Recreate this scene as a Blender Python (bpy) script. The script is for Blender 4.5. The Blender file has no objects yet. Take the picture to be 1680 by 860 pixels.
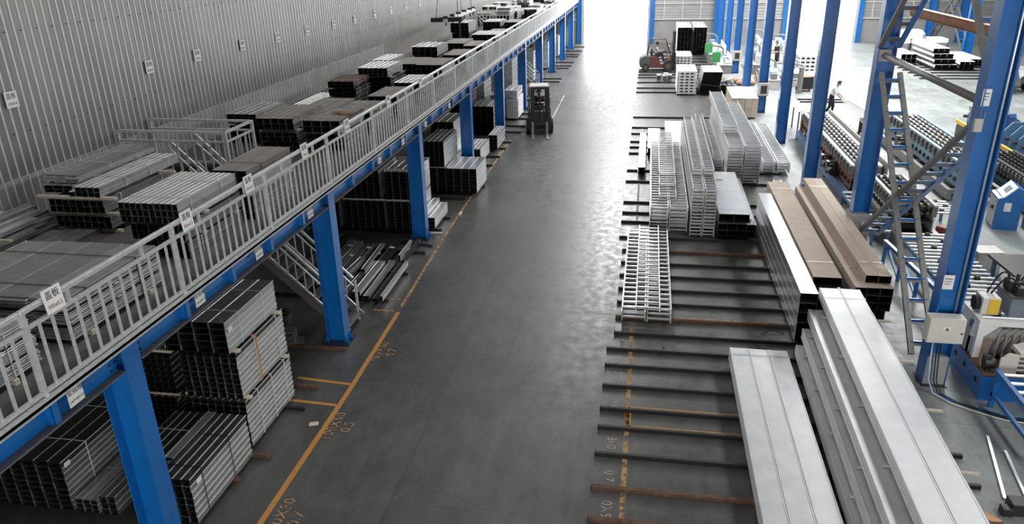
import bpy, bmesh, math, random
from mathutils import Vector, Matrix

# ------------------------------------------------------------------ camera, world, lights, exposure
SC = bpy.context.scene
COL = SC.collection
random.seed(11)

cam_data = bpy.data.cameras.new('camera')
cam_data.sensor_width = 36.0
cam_data.lens = 36.0 * 1229.0 / 1680.0
cam_data.clip_end = 400
cam = bpy.data.objects.new('camera', cam_data)
COL.objects.link(cam)
EX = Vector((0.98509455, 0.04561943, -0.16585414))
EY = Vector((0.1705644, -0.3839545, 0.90746169))
EZ = Vector((-0.02228256, -0.92222438, -0.38601254))
right = Vector((EX[0], EY[0], EZ[0])); down = Vector((EX[1], EY[1], EZ[1])); fwd = Vector((EX[2], EY[2], EZ[2]))
cam.matrix_world = Matrix(((right[0], -down[0], -fwd[0], 0), (right[1], -down[1], -fwd[1], 0),
                           (right[2], -down[2], -fwd[2], 8.0), (0, 0, 0, 1)))
SC.camera = cam

SC.view_settings.view_transform = 'Standard'
SC.view_settings.look = 'None'
SC.view_settings.gamma = 1.0
SC.view_settings.use_curve_mapping = False
SC.view_settings.exposure = 0.0
SC.cycles.max_bounces = 6
SC.cycles.diffuse_bounces = 3
SC.cycles.glossy_bounces = 3
SC.cycles.sample_clamp_indirect = 4.0
SC.cycles.caustics_reflective = False
SC.cycles.caustics_refractive = False

world = bpy.data.worlds.new('overcast_sky')
SC.world = world
world.use_nodes = True
_bg = world.node_tree.nodes['Background']
_bg.inputs[0].default_value = (0.95, 0.98, 1.0, 1)
_bg.inputs[1].default_value = 7.0

def lamp(name, kind, loc, energy, size=None, size_y=None, rot=(0, 0, 0), color=(1, 1, 1), angle=None):
    d = bpy.data.lights.new(name, kind)
    d.energy = energy
    d.color = color
    if kind == 'AREA':
        d.shape = 'RECTANGLE'; d.size = size; d.size_y = size_y or size
    if angle is not None:
        d.angle = angle
    o = bpy.data.objects.new(name, d)
    o.location = loc; o.rotation_euler = rot
    COL.objects.link(o)
    return o

ROOF = 12.5
lamp('sun', 'SUN', (0, 90, 30), 4.0, rot=(math.radians(-35), math.radians(12), 0), angle=0.05)
# roof light strips (translucent sheets in the roof): one row over the aisle, one over the machine bay
for (x, y, w, l, e) in [(-4.5, 8, 2.0, 9, 330), (-4.5, 22, 2.0, 10, 220), (-3, 36, 2.0, 10, 650), (-1.5, 50, 2.0, 10, 3300), (-1.5, 62, 2.0, 9, 2300),
                        (13, 8, 3.0, 10, 1100), (13, 24, 3.0, 10, 1050), (13, 38, 3.0, 10, 4000), (13, 52, 3.0, 10, 4600), (13, 63, 3.0, 8, 2300),
                        (-8, 42, 1.2, 30, 320)]:
    lamp('roof_skylight', 'AREA', (x, y, ROOF - 0.15), e, w, l)
# added fill light behind the camera, hung before the closed front wall
lamp('front_fill', 'AREA', (1.5, -5.6, 3.2), 1650, 20.0, 5.0, rot=(math.radians(90), 0, 0))

# ------------------------------------------------------------------ materials
MAT = {}

def mat(name, color, rough=0.5, metal=0.0, var=0.0, vscale=6.0, rvar=0.0, objvar=0.0, bump=0.0, spec=0.5, stretch=None, coat=0.0, emit=None):
    m = bpy.data.materials.new(name)
    m.use_nodes = True
    nt = m.node_tree
    b = nt.nodes['Principled BSDF']
    b.inputs['Base Color'].default_value = (*color, 1)
    b.inputs['Roughness'].default_value = rough
    b.inputs['Metallic'].default_value = metal
    b.inputs['Specular IOR Level'].default_value = spec
    if coat:
        b.inputs['Coat Weight'].default_value = coat
        b.inputs['Coat Roughness'].default_value = 0.15
    if emit:
        b.inputs['Emission Color'].default_value = (*emit[:3], 1)
        b.inputs['Emission Strength'].default_value = emit[3]
    if var or rvar or bump or objvar:
        tc = nt.nodes.new('ShaderNodeTexCoord')
        mp = nt.nodes.new('ShaderNodeMapping')
        if stretch:
            mp.inputs['Scale'].default_value = stretch
        geo = nt.nodes.new('ShaderNodeNewGeometry')
        nt.links.new(geo.outputs['Position'], mp.inputs['Vector'])
        nz = nt.nodes.new('ShaderNodeTexNoise')
        nz.inputs['Scale'].default_value = vscale
        nz.inputs['Detail'].default_value = 6
        nz.inputs['Roughness'].default_value = 0.62
        nt.links.new(mp.outputs[0], nz.inputs['Vector'])
        mr = nt.nodes.new('ShaderNodeMapRange')
        mr.inputs['From Min'].default_value = 0.3; mr.inputs['From Max'].default_value = 0.7
        mr.inputs['To Min'].default_value = 1 - var; mr.inputs['To Max'].default_value = 1 + var
        nt.links.new(nz.outputs['Fac'], mr.inputs['Value'])
        last = mr.outputs[0]
        if objvar:
            oi = nt.nodes.new('ShaderNodeObjectInfo')
            mr2 = nt.nodes.new('ShaderNodeMapRange')
            mr2.inputs['To Min'].default_value = 1 - objvar; mr2.inputs['To Max'].default_value = 1 + objvar
            nt.links.new(oi.outputs['Random'], mr2.inputs['Value'])
            mu = nt.nodes.new('ShaderNodeMath'); mu.operation = 'MULTIPLY'
            nt.links.new(last, mu.inputs[0]); nt.links.new(mr2.outputs[0], mu.inputs[1])
            last = mu.outputs[0]
        sc = nt.nodes.new('ShaderNodeVectorMath'); sc.operation = 'SCALE'
        sc.inputs[0].default_value = color
        nt.links.new(last, sc.inputs['Scale'])
        nt.links.new(sc.outputs[0], b.inputs['Base Color'])
        if rvar:
            mr3 = nt.nodes.new('ShaderNodeMapRange')
            mr3.inputs['To Min'].default_value = max(0.03, rough - rvar); mr3.inputs['To Max'].default_value = min(1, rough + rvar)
            nt.links.new(nz.outputs['Fac'], mr3.inputs['Value'])
            nt.links.new(mr3.outputs[0], b.inputs['Roughness'])
        if bump:
            bp = nt.nodes.new('ShaderNodeBump')
            bp.inputs['Strength'].default_value = bump
            bp.inputs['Distance'].default_value = 0.02
            nt.links.new(nz.outputs['Fac'], bp.inputs['Height'])
            nt.links.new(bp.outputs[0], b.inputs['Normal'])
    MAT[name] = m
    return m

mat('blue_paint', (0.004, 0.140, 0.445), 0.30, var=0.10, vscale=2.5, rvar=0.08, spec=0.5, coat=0.6)
mat('dusty_blue', (0.12, 0.125, 0.13), 0.7, var=0.25, vscale=5)
mat('galv', (0.56, 0.57, 0.57), 0.40, 0.75, var=0.14, vscale=9, rvar=0.12, objvar=0.14)
mat('galv_dark', (0.30, 0.30, 0.295), 0.48, 0.65, var=0.18, vscale=7, rvar=0.12, objvar=0.2)
mat('galv_bright', (0.78, 0.79, 0.79), 0.33, 0.7, var=0.08, vscale=8, rvar=0.1, objvar=0.08)
mat('galv_mirror', (0.60, 0.61, 0.61), 0.30, 0.7, var=0.06, vscale=3, rvar=0.06)
mat('shaded_inside', (0.030, 0.030, 0.031), 0.5, 0.3)  # near-black colour stands in for the shade inside the channels
mat('wall_rib_highlight', (0.80, 0.79, 0.77), 0.35, 0.5)  # paler than the sheet: light caught by the ribs, put into colour
mat('rail_galv', (0.70, 0.71, 0.71), 0.38, 0.45, var=0.16, vscale=14, rvar=0.12)
mat('dusty_top', (0.27, 0.245, 0.225), 0.75, 0.15, var=0.15, vscale=5, objvar=0.12)
mat('cardboard', (0.60, 0.49, 0.40), 0.8, var=0.07, vscale=3, objvar=0.05)
mat('timber', (0.62, 0.55, 0.44), 0.8, var=0.22, vscale=14, objvar=0.1, stretch=(1, 1, 6))
mat('strap', (0.75, 0.75, 0.74), 0.45)
mat('orange_strap', (0.60, 0.27, 0.03), 0.6)
mat('black_steel', (0.022, 0.021, 0.02), 0.5, 0.3, var=0.3, vscale=12)
mat('dark_steel', (0.055, 0.054, 0.052), 0.45, 0.5, var=0.25, vscale=9, objvar=0.15)
mat('rusty', (0.12, 0.065, 0.04), 0.75, 0.2, var=0.45, vscale=9)
mat('grey_steel', (0.22, 0.215, 0.20), 0.5, 0.4, var=0.15, vscale=8, objvar=0.1)
mat('pale_steel', (0.50, 0.49, 0.47), 0.5, 0.2, var=0.12, vscale=8)
mat('cream', (0.68, 0.65, 0.58), 0.5, var=0.06, vscale=5)
mat('white_paint', (0.80, 0.80, 0.78), 0.45, var=0.05, vscale=5)
mat('paper', (0.86, 0.86, 0.84), 0.6)
mat('ink', (0.03, 0.03, 0.03), 0.6)
mat('brown_ink', (0.28, 0.13, 0.05), 0.6)
mat('machine_brown', (0.23, 0.075, 0.04), 0.5, var=0.2, vscale=8)
mat('machine_blue', (0.10, 0.20, 0.33), 0.5, var=0.15, vscale=7)
mat('machine_lightblue', (0.23, 0.36, 0.46), 0.5, var=0.15, vscale=7)
mat('chrome', (0.72, 0.72, 0.72), 0.18, 1.0)
mat('roll_steel', (0.20, 0.195, 0.19), 0.42, 0.75, var=0.3, vscale=6)
mat('beige_plate', (0.36, 0.34, 0.30), 0.55, var=0.12, vscale=5)
mat('rubber', (0.018, 0.018, 0.018), 0.8)
mat('yellow_paint', (0.80, 0.50, 0.04), 0.5)
mat('orange_paint', (0.42, 0.17, 0.05), 0.6, var=0.25, vscale=6)
mat('green_paint', (0.045, 0.28, 0.085), 0.6)
mat('grey_blue', (0.17, 0.20, 0.24), 0.5, var=0.1)
mat('hose', (0.20, 0.195, 0.185), 0.6, var=0.2, vscale=20)
mat('copper', (0.42, 0.21, 0.08), 0.45, 0.4)
mat('skin', (0.50, 0.32, 0.22), 0.6)
mat('hair', (0.012, 0.011, 0.01), 0.6)
mat('white_shirt', (0.80, 0.80, 0.80), 0.85, var=0.05, vscale=9)
mat('grey_shirt', (0.45, 0.46, 0.48), 0.85, var=0.05, vscale=9)
mat('black_cloth', (0.016, 0.016, 0.02), 0.9)
mat('cover_silver', (0.68, 0.69, 0.69), 0.43, 0.55, var=0.08, vscale=3, rvar=0.08, objvar=0.06)
mat('edge_highlight', (0.88, 0.88, 0.88), 0.35, 0.3)  # pale colour paints in the light caught on channel lips
mat('ladder_galv', (0.94, 0.945, 0.945), 0.32, 0.25, var=0.06, vscale=8)
mat('truck_red', (0.10, 0.032, 0.02), 0.5, var=0.2)
mat('truck_grey', (0.07, 0.065, 0.06), 0.55, var=0.2)
mat('sack', (0.24, 0.17, 0.12), 0.9, var=0.2)
mat('tarp_grey', (0.25, 0.25, 0.25), 0.8, var=0.2)
mat('tarp_white', (0.85, 0.85, 0.85), 0.7, var=0.05)
mat('concrete_wall', (0.25, 0.247, 0.24), 0.85, var=0.12, vscale=1.2)
mat('cladding', (0.30, 0.30, 0.295), 0.5, 0.3, var=0.08, vscale=1.5)
mat('roof_sheet', (0.35, 0.35, 0.35), 0.6)
mat('ground_outside', (0.72, 0.71, 0.69), 0.9, var=0.05, vscale=0.6)
mat('deck_plate', (0.11, 0.105, 0.10), 0.7, var=0.3, vscale=4)
mat('plinth', (0.42, 0.42, 0.40), 0.85, var=0.1, vscale=4)
mat('gauge_orange', (0.42, 0.20, 0.03), 0.8, var=0.25, vscale=9)

def perforated(name, src):
    m = MAT[src].copy(); m.name = name
    nt = m.node_tree; b = nt.nodes['Principled BSDF']; N = nt.nodes.new; L = nt.links.new
    tc = N('ShaderNodeNewGeometry'); sp = N('ShaderNodeSeparateXYZ'); L(tc.outputs['Position'], sp.inputs[0])
    sn = N('ShaderNodeSeparateXYZ'); L(tc.outputs['True Normal'], sn.inputs[0])
    def mth(op, x, y=0.0):
        q = N('ShaderNodeMath'); q.operation = op
        for i, s in enumerate((x, y)):
            if isinstance(s, (int, float)): q.inputs[i].default_value = s
            else: L(s, q.inputs[i])
        return q.outputs[0]
    zc = mth('MODULO', sp.outputs['Z'], 0.0752)
    row = mth('MODULO', mth('FLOOR', mth('DIVIDE', sp.outputs['Z'], 0.0752)), 2.0)
    yc = mth('MODULO', mth('ADD', sp.outputs['Y'], mth('MULTIPLY', row, 0.06)), 0.12)
    f = mth('MULTIPLY', mth('MULTIPLY', mth('LESS_THAN', yc, 0.05), mth('MULTIPLY', mth('GREATER_THAN', zc, 0.025), mth('LESS_THAN', zc, 0.05))), mth('LESS_THAN', sn.outputs['X'], -0.5))
    mx = N('ShaderNodeMix'); mx.data_type = 'RGBA'
    old = b.inputs['Base Color'].links[0].from_socket
    L(f, mx.inputs[0]); L(old, mx.inputs[6]); mx.inputs[7].default_value = (0.02, 0.02, 0.02, 1)
    L(mx.outputs[2], b.inputs['Base Color'])
    mt = mth('MULTIPLY', mth('SUBTRACT', 1.0, f), b.inputs['Metallic'].default_value); L(mt, b.inputs['Metallic'])
    MAT[name] = m
perforated('galv_perforated', 'galv_mirror')

def wall_metal():
    m = mat('wall_sheet', (0.35, 0.332, 0.312), 0.36, 0.7, var=0.16, vscale=1.1, rvar=0.1, stretch=(1, 1, 0.35))
    return m
wall_metal()
mat('wall_sheet_low', (0.50, 0.49, 0.47), 0.42, 0.6, var=0.12, vscale=1.4, rvar=0.1)

def floor_material(name, base, tint, r0=0.26, r1=0.50):
    m = bpy.data.materials.new(name); m.use_nodes = True
    nt = m.node_tree; b = nt.nodes['Principled BSDF']; N = nt.nodes.new; L = nt.links.new
    geo = N('ShaderNodeNewGeometry')
    def noise(scale, detail, stretch=(1, 1, 1), rough=0.6):
        mp = N('ShaderNodeMapping'); mp.inputs['Scale'].default_value = stretch
        L(geo.outputs['Position'], mp.inputs['Vector'])
        n = N('ShaderNodeTexNoise'); n.inputs['Scale'].default_value = scale; n.inputs['Detail'].default_value = detail
        n.inputs['Roughness'].default_value = rough
        L(mp.outputs[0], n.inputs['Vector'])
        return n.outputs['Fac']
    def rng(x, a, c, lo, hi):
        r = N('ShaderNodeMapRange'); r.inputs['From Min'].default_value = a; r.inputs['From Max'].default_value = c
        r.inputs['To Min'].default_value = lo; r.inputs['To Max'].default_value = hi
        L(x, r.inputs['Value']); return r.outputs[0]
    def math_(op, x, y):
        q = N('ShaderNodeMath'); q.operation = op
        for i, s in enumerate((x, y)):
            if isinstance(s, (int, float)): q.inputs[i].default_value = s
            else: L(s, q.inputs[i])
        return q.outputs[0]
    big = rng(noise(0.35, 5), 0.3, 0.7, 0.74, 1.26)
    mid = rng(noise(2.2, 8, (1, 0.45, 1), 0.7), 0.3, 0.7, 0.72, 1.24)
    fine = rng(noise(28, 4), 0.25, 0.75, 0.82, 1.18)
    tyre = rng(noise(1.3, 6, (2.6, 0.12, 1), 0.6), 0.5, 0.8, 1.0, 0.8)
    v = math_('MULTIPLY', math_('MULTIPLY', big, mid), math_('MULTIPLY', fine, tyre))
    # hairline cracks and slab joints
    vo = N('ShaderNodeTexVoronoi'); vo.feature = 'DISTANCE_TO_EDGE'; vo.inputs['Scale'].default_value = 0.17
    wob = N('ShaderNodeTexNoise'); wob.inputs['Scale'].default_value = 1.5; wob.inputs['Detail'].default_value = 5
    L(geo.outputs['Position'], wob.inputs['Vector'])
    mixv = N('ShaderNodeVectorMath'); mixv.operation = 'MULTIPLY_ADD'; mixv.inputs[1].default_value = (0.5, 0.5, 0)
    L(wob.outputs['Color'], mixv.inputs[0]); L(geo.outputs['Position'], mixv.inputs[2])
    L(mixv.outputs[0], vo.inputs['Vector'])
    crack = rng(vo.outputs['Distance'], 0.0, 0.0012, 0.78, 1.0)
    v = math_('MULTIPLY', v, crack)
    sep = N('ShaderNodeSeparateXYZ'); L(geo.outputs['Position'], sep.inputs[0])
    for axis, off, pitch in (('Y', 3.88, 6.5), ('X', 0.62, 5.9)):
        a = math_('ADD', sep.outputs[axis], off + 65)
        a = math_('MODULO', a, pitch)
        a = math_('ABSOLUTE', math_('SUBTRACT', a, pitch / 2), 0)
        v = math_('MULTIPLY', v, rng(a, 0.0, 0.016, 0.6, 1.0))
    sc = N('ShaderNodeVectorMath'); sc.operation = 'SCALE'; sc.inputs[0].default_value = base
    L(v, sc.inputs['Scale'])
    out = sc.outputs[0]
    if tint:
        mx = N('ShaderNodeMix'); mx.data_type = 'RGBA'
        L(rng(noise(1.1, 6), 0.42, 0.58, 0, 1), mx.inputs[0]); L(out, mx.inputs[6])
        sc2 = N('ShaderNodeVectorMath'); sc2.operation = 'SCALE'; sc2.inputs[0].default_value = tint
        L(v, sc2.inputs['Scale']); L(sc2.outputs[0], mx.inputs[7])
        out = mx.outputs[2]
    L(out, b.inputs['Base Color'])
    L(rng(noise(4.5, 9, (1, 0.8, 1), 0.7), 0.3, 0.7, r0, r1), b.inputs['Roughness'])
    b.inputs['Specular IOR Level'].default_value = 0.40
    bp = N('ShaderNodeBump'); bp.inputs['Strength'].default_value = 0.12; bp.inputs['Distance'].default_value = 0.02
    L(noise(9, 6), bp.inputs['Height']); L(bp.outputs[0], b.inputs['Normal'])
    MAT[name] = m
    return m
floor_material('floor_concrete', (0.088, 0.0865, 0.083), None)
floor_material('floor_painted', (0.215, 0.215, 0.208), (0.215, 0.25, 0.24), 0.36, 0.6)

# painted floor marking, worn through in flakes
def marking_material(name, color, wear):
    m = bpy.data.materials.new(name); m.use_nodes = True
    nt = m.node_tree; b = nt.nodes['Principled BSDF']
    geo = nt.nodes.new('ShaderNodeNewGeometry')
    n = nt.nodes.new('ShaderNodeTexNoise'); n.inputs['Scale'].default_value = 7; n.inputs['Detail'].default_value = 9; n.inputs['Roughness'].default_value = 0.75
    nt.links.new(geo.outputs['Position'], n.inputs['Vector'])
    r = nt.nodes.new('ShaderNodeMapRange'); r.inputs['From Min'].default_value = wear - 0.05; r.inputs['From Max'].default_value = wear + 0.05
    nt.links.new(n.outputs['Fac'], r.inputs['Value'])
    nt.links.new(r.outputs[0], b.inputs['Alpha'])
    b.inputs['Base Color'].default_value = (*color, 1); b.inputs['Roughness'].default_value = 0.75
    MAT[name] = m
marking_material('line_orange', (0.50, 0.24, 0.05), 0.36)
marking_material('line_faded', (0.46, 0.27, 0.11), 0.47)
marking_material('stencil', (0.44, 0.26, 0.12), 0.46)
marking_material('stencil_pale', (0.42, 0.37, 0.31), 0.46)

# ------------------------------------------------------------------ mesh helpers
class MB:
    def __init__(self):
        self.v = []; self.f = []; self.m = []
    def add(self, vs, fs, mi=0):
        o = len(self.v)
        self.v += [tuple(p) for p in vs]
        self.f += [tuple(o + i for i in f) for f in fs]
        self.m += [mi] * len(fs)
        return self
    def box(self, x0, x1, y0, y1, z0, z1, mi=0):
        vs = [(x0, y0, z0), (x1, y0, z0), (x1, y1, z0), (x0, y1, z0), (x0, y0, z1), (x1, y0, z1), (x1, y1, z1), (x0, y1, z1)]
        return self.add(vs, [(0, 3, 2, 1), (4, 5, 6, 7), (0, 1, 5, 4), (1, 2, 6, 5), (2, 3, 7, 6), (3, 0, 4, 7)], mi)
    def cbox(self, x0, x1, y0, y1, z0, z1, c=0.01, mi=0):
        """box with chamfered edges along z and top"""
        ring = lambda a, z: [(x0 + a, y0, z), (x1 - a, y0, z), (x1, y0 + a, z), (x1, y1 - a, z), (x1 - a, y1, z), (x0 + a, y1, z), (x0, y1 - a, z), (x0, y0 + a, z)]
        vs = ring(c, z0) + ring(c, z1 - c)
        top = [(x0 + c, y0 + c, z1), (x1 - c, y0 + c, z1), (x1 - c, y0 + c, z1), (x1 - c, y1 - c, z1), (x1 - c, y1 - c, z1), (x0 + c, y1 - c, z1), (x0 + c, y1 - c, z1), (x0 + c, y0 + c, z1)]
        vs += top
        fs = [tuple(range(7, -1, -1)), tuple(range(16, 24))]
        for i in range(8):
            j = (i + 1) % 8
            fs.append((i, j, 8 + j, 8 + i)); fs.append((8 + i, 8 + j, 16 + j, 16 + i))
        return self.add(vs, fs, mi)
    def bar(self, p0, p1, w, h, up=(0, 0, 1), mi=0):
        p0 = Vector(p0); p1 = Vector(p1); d = (p1 - p0).normalized(); u = Vector(up)
        if abs(d.dot(u)) > 0.98: u = Vector((0, 1, 0))
        s = d.cross(u).normalized(); u = s.cross(d).normalized()
        vs = []
        for p in (p0, p1):
            for a, c in ((-1, -1), (1, -1), (1, 1), (-1, 1)):
                vs.append(p + s * (a * w / 2) + u * (c * h / 2))
        return self.add(vs, [(0, 1, 2, 3), (7, 6, 5, 4), (0, 4, 5, 1), (1, 5, 6, 2), (2, 6, 7, 3), (3, 7, 4, 0)], mi)
    def cyl(self, p0, p1, r, n=10, mi=0, r1=None, cap=True):
        p0 = Vector(p0); p1 = Vector(p1); d = (p1 - p0).normalized()
        u = Vector((0, 0, 1)) if abs(d.z) < 0.9 else Vector((1, 0, 0))
        s = d.cross(u).normalized(); u = s.cross(d).normalized()
        r1 = r if r1 is None else r1
        vs = []
        for p, rr in ((p0, r), (p1, r1)):
            for i in range(n):
                a = 2 * math.pi * i / n
                vs.append(p + s * (rr * math.cos(a)) + u * (rr * math.sin(a)))
        fs = [(i, (i + 1) % n, n + (i + 1) % n, n + i) for i in range(n)]
        if cap:
            fs += [tuple(range(n - 1, -1, -1)), tuple(range(n, 2 * n))]
        return self.add(vs, fs, mi)
    def tube(self, pts, r, n=8, mi=0):
        pts = [Vector(p) for p in pts]
        vs = []
        for k, p in enumerate(pts):
            d = (pts[min(k + 1, len(pts) - 1)] - pts[max(k - 1, 0)]).normalized()
            u = Vector((0, 0, 1)) if abs(d.z) < 0.93 else Vector((1, 0, 0))
            s = d.cross(u).normalized(); u = s.cross(d).normalized()
            for i in range(n):
                a = 2 * math.pi * i / n
                vs.append(p + s * (r * math.cos(a)) + u * (r * math.sin(a)))
        fs = []
        for k in range(len(pts) - 1):
            for i in range(n):
                j = (i + 1) % n
                fs.append((k * n + i, k * n + j, (k + 1) * n + j, (k + 1) * n + i))
        fs += [tuple(range(n - 1, -1, -1)), tuple(range((len(pts) - 1) * n, len(pts) * n))]
        return self.add(vs, fs, mi)
    def prism(self, prof, a0, a1, axis='y', mi=0):
        """closed 2D profile swept along an axis; profile pairs are the other two axes in order"""
        n = len(prof)
        def put(p, a):
            if axis == 'y': return (p[0], a, p[1])
            if axis == 'x': return (a, p[0], p[1])
            return (p[0], p[1], a)
        vs = [put(p, a0) for p in prof] + [put(p, a1) for p in prof]
        fs = [(i, (i + 1) % n, n + (i + 1) % n, n + i) for i in range(n)] + [tuple(range(n - 1, -1, -1)), tuple(range(n, 2 * n))]
        return self.add(vs, fs, mi)
    def mesh(self, name):
        me = bpy.data.meshes.new(name)
        me.from_pydata(self.v, [], self.f)
        me.polygons.foreach_set('material_index', self.m)
        bm = bmesh.new(); bm.from_mesh(me)
        bmesh.ops.recalc_face_normals(bm, faces=bm.faces)
        bm.to_mesh(me); bm.free()
        return me

def setmats(me, mats):
    if isinstance(mats, str): mats = [mats]
    for k in mats: me.materials.append(MAT[k])
    return me

def link(name, me, parent=None, loc=None, rot=None):
    o = bpy.data.objects.new(name, me)
    COL.objects.link(o)
    if parent is not None: o.parent = parent
    if loc is not None: o.location = loc
    if rot is not None: o.rotation_euler = rot
    return o

def obj(name, mb, mats, parent=None, loc=None, rot=None, smooth=False):
    me = setmats(mb.mesh(name), mats)
    if smooth:
        me.polygons.foreach_set('use_smooth', [True] * len(me.polygons))
    return link(name, me, parent, loc, rot)

def tag(o, label, cat, group=None):
    o['label'] = label; o['category'] = cat
    if group: o['group'] = group
    return o

def thing(name, label, cat, loc=(0, 0, 0), rz=0.0, group=None):
    o = bpy.data.objects.new(name, None)
    COL.objects.link(o)
    o.empty_display_size = 0.2
    o.location = loc; o.rotation_euler = (0, 0, rz)
    return tag(o, label, cat, group)

def struct(o):
    o['kind'] = 'structure'
    return o

def copy_tree(o, loc=None, rz=None, label=None, group=None):
    r = o.copy(); COL.objects.link(r)
    for c in o.children:
        d = c.copy(); COL.objects.link(d); d.parent = r
        for g in c.children:
            e = g.copy(); COL.objects.link(e); e.parent = d
    if loc is not None: r.location = loc
    if rz is not None: r.rotation_euler = (0, 0, rz)
    if label: r['label'] = label
    if group: r['group'] = group
    return r

ORD = ['first', 'second', 'third', 'fourth', 'fifth', 'sixth', 'seventh', 'eighth', 'ninth', 'tenth', 'eleventh', 'twelfth', 'thirteenth', 'fourteenth',
       'fifteenth', 'sixteenth', 'seventeenth', 'eighteenth', 'nineteenth', 'twentieth', 'twenty-first', 'twenty-second', 'twenty-third', 'twenty-fourth',
       'twenty-fifth', 'twenty-sixth', 'twenty-seventh', 'twenty-eighth', 'twenty-ninth', 'thirtieth', 'thirty-first', 'thirty-second', 'thirty-third']

def text_mesh(name, s, size, mats, extrude=0.0008, space=1.0):
    cu = bpy.data.curves.new(name, 'FONT')
    cu.body = s; cu.size = size; cu.align_x = 'CENTER'; cu.align_y = 'CENTER'; cu.extrude = extrude; cu.space_line = space
    cu.resolution_u = 2
    o = bpy.data.objects.new(name, cu); COL.objects.link(o)
    bpy.context.view_layer.update()
    dg = bpy.context.evaluated_depsgraph_get()
    me = bpy.data.meshes.new_from_object(o.evaluated_get(dg))
    bpy.data.objects.remove(o)
    me.name = name
    me.materials.clear()
    return setmats(me, mats)
# ------------------------------------------------------------------ the building shell
D = 3.65          # top of the mezzanine deck
WX = -11.0        # left wall
BY = 70.0         # back wall

struct(obj('ground_outside', MB().box(-60, 90, BY, 190, -0.3, -0.02), 'ground_outside'))
struct(obj('floor', MB().box(WX - 0.3, 32, -6, BY, -0.3, 0), 'floor_concrete'))
struct(obj('floor_machine_bay', MB().box(4.75, 32, -6, BY, -0.2, 0.004), 'floor_painted'))
struct(obj('ceiling', MB().box(WX - 0.3, 32, -6, BY, ROOF, ROOF + 0.1), 'roof_sheet'))
struct(obj('wall_right', MB().box(32, 32.2, -6, BY, 0, ROOF), 'cladding'))
struct(obj('wall_front', MB().box(WX - 0.3, 32.2, -6.2, -6, 0, ROOF), 'cladding'))

def corrugated(y0, y1, z0, z1, x, pitch=0.19, dx=0.0):
    mb = MB(); n = int((y1 - y0) / pitch); prof = []
    for i in range(n):
        y = y0 + i * pitch
        prof += [(y, x), (y + pitch * 0.40, x + 0.003), (y + pitch * 0.84, x), (y + pitch * 0.87, x + 0.018), (y + pitch * 0.96, x + 0.018), (y + pitch * 0.99, x)]
    prof.append((y0 + n * pitch, x))
    vs = [(p[1], p[0], z0) for p in prof] + [(p[1], p[0], z1) for p in prof]
    m = len(prof)
    mb.add(vs, [(i, i + 1, m + i + 1, m + i) for i in range(m - 1)])
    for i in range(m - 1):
        if i % 6 in (2, 3): mb.m[i] = 1  # one flank and the top of each rib carry the painted highlight
    # back of the sheet
    mb.box(x - 0.12, x - 0.02, y0, y1, z0, z1)
    return mb
struct(obj('wall_left', corrugated(-6, BY, 0, ROOF, WX), ['wall_sheet', 'wall_rib_highlight']))
struct(obj('wall_left_skirting_sheet', corrugated(-6, 31.3, D - 0.1, 4.40, WX + 0.022).box(WX - 0.02, WX + 0.024, -6, 31.3, 4.385, 4.40), ['wall_sheet_low', 'wall_rib_highlight']))
# screw rows on the wall
sm = MB()
for z in (5.15, 6.85):
    for i in range(200):
        y = 4 + i * 0.38
        if y < 66: sm.box(WX + 0.016, WX + 0.03, y + 0.158, y + 0.178, z, z + 0.02)
struct(obj('trim_wall_screws', sm, 'black_steel'))

def back_segment(x0, x1, zc, name):
    mb = MB()
    mb.box(x0, x1, BY, BY + 0.3, 0, zc, 0)
    z = zc
    prof = [(BY, zc)]
    while z < ROOF - 0.01:
        prof += [(BY - 0.03, z + 0.02), (BY - 0.03, z + 0.20), (BY, z + 0.25)]
        z += 0.25
    prof += [(BY + 0.15, z), (BY + 0.15, zc)]
    mb.prism([(p[0], p[1]) for p in prof], x0, x1, axis='x', mi=1)
    mb.box(x0, x1, BY - 0.10, BY, zc - 0.05, zc + 0.05, 2)
    x = x0 + 1.2
    while x < x1 - 0.3:
        mb.box(x, x + 0.09, BY - 0.09, BY, zc, ROOF, 2)
        x += 1.55
    mb.box(x0, x1, BY - 0.10, BY, zc + 1.25, zc + 1.33, 2)
    return struct(obj(name, mb, ['concrete_wall', 'cladding', 'pale_steel']))
back_segment(WX, -5.75, 2.0, 'wall_back_left')
back_segment(0.0, 11.6, 2.0, 'wall_back_middle')
back_segment(17.1, 32.0, 1.95, 'wall_back_right')
DOORH = 6.2
struct(obj('wall_back_over_doors', MB().box(-5.75, 0, BY, BY + 0.15, DOORH, ROOF).box(11.6, 17.1, BY, BY + 0.15, DOORH, ROOF), 'cladding'))
# concrete door jambs
struct(obj('trim_1', MB().box(-5.95, -5.72, BY - 0.12, BY + 0.35, 0, DOORH).box(-0.14, 0.08, BY - 0.12, BY + 0.35, 0, DOORH).box(11.45, 11.62, BY - 0.12, BY + 0.35, 0, DOORH).box(17.02, 17.22, BY - 0.12, BY + 0.35, 0, DOORH), 'plinth'))

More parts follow.
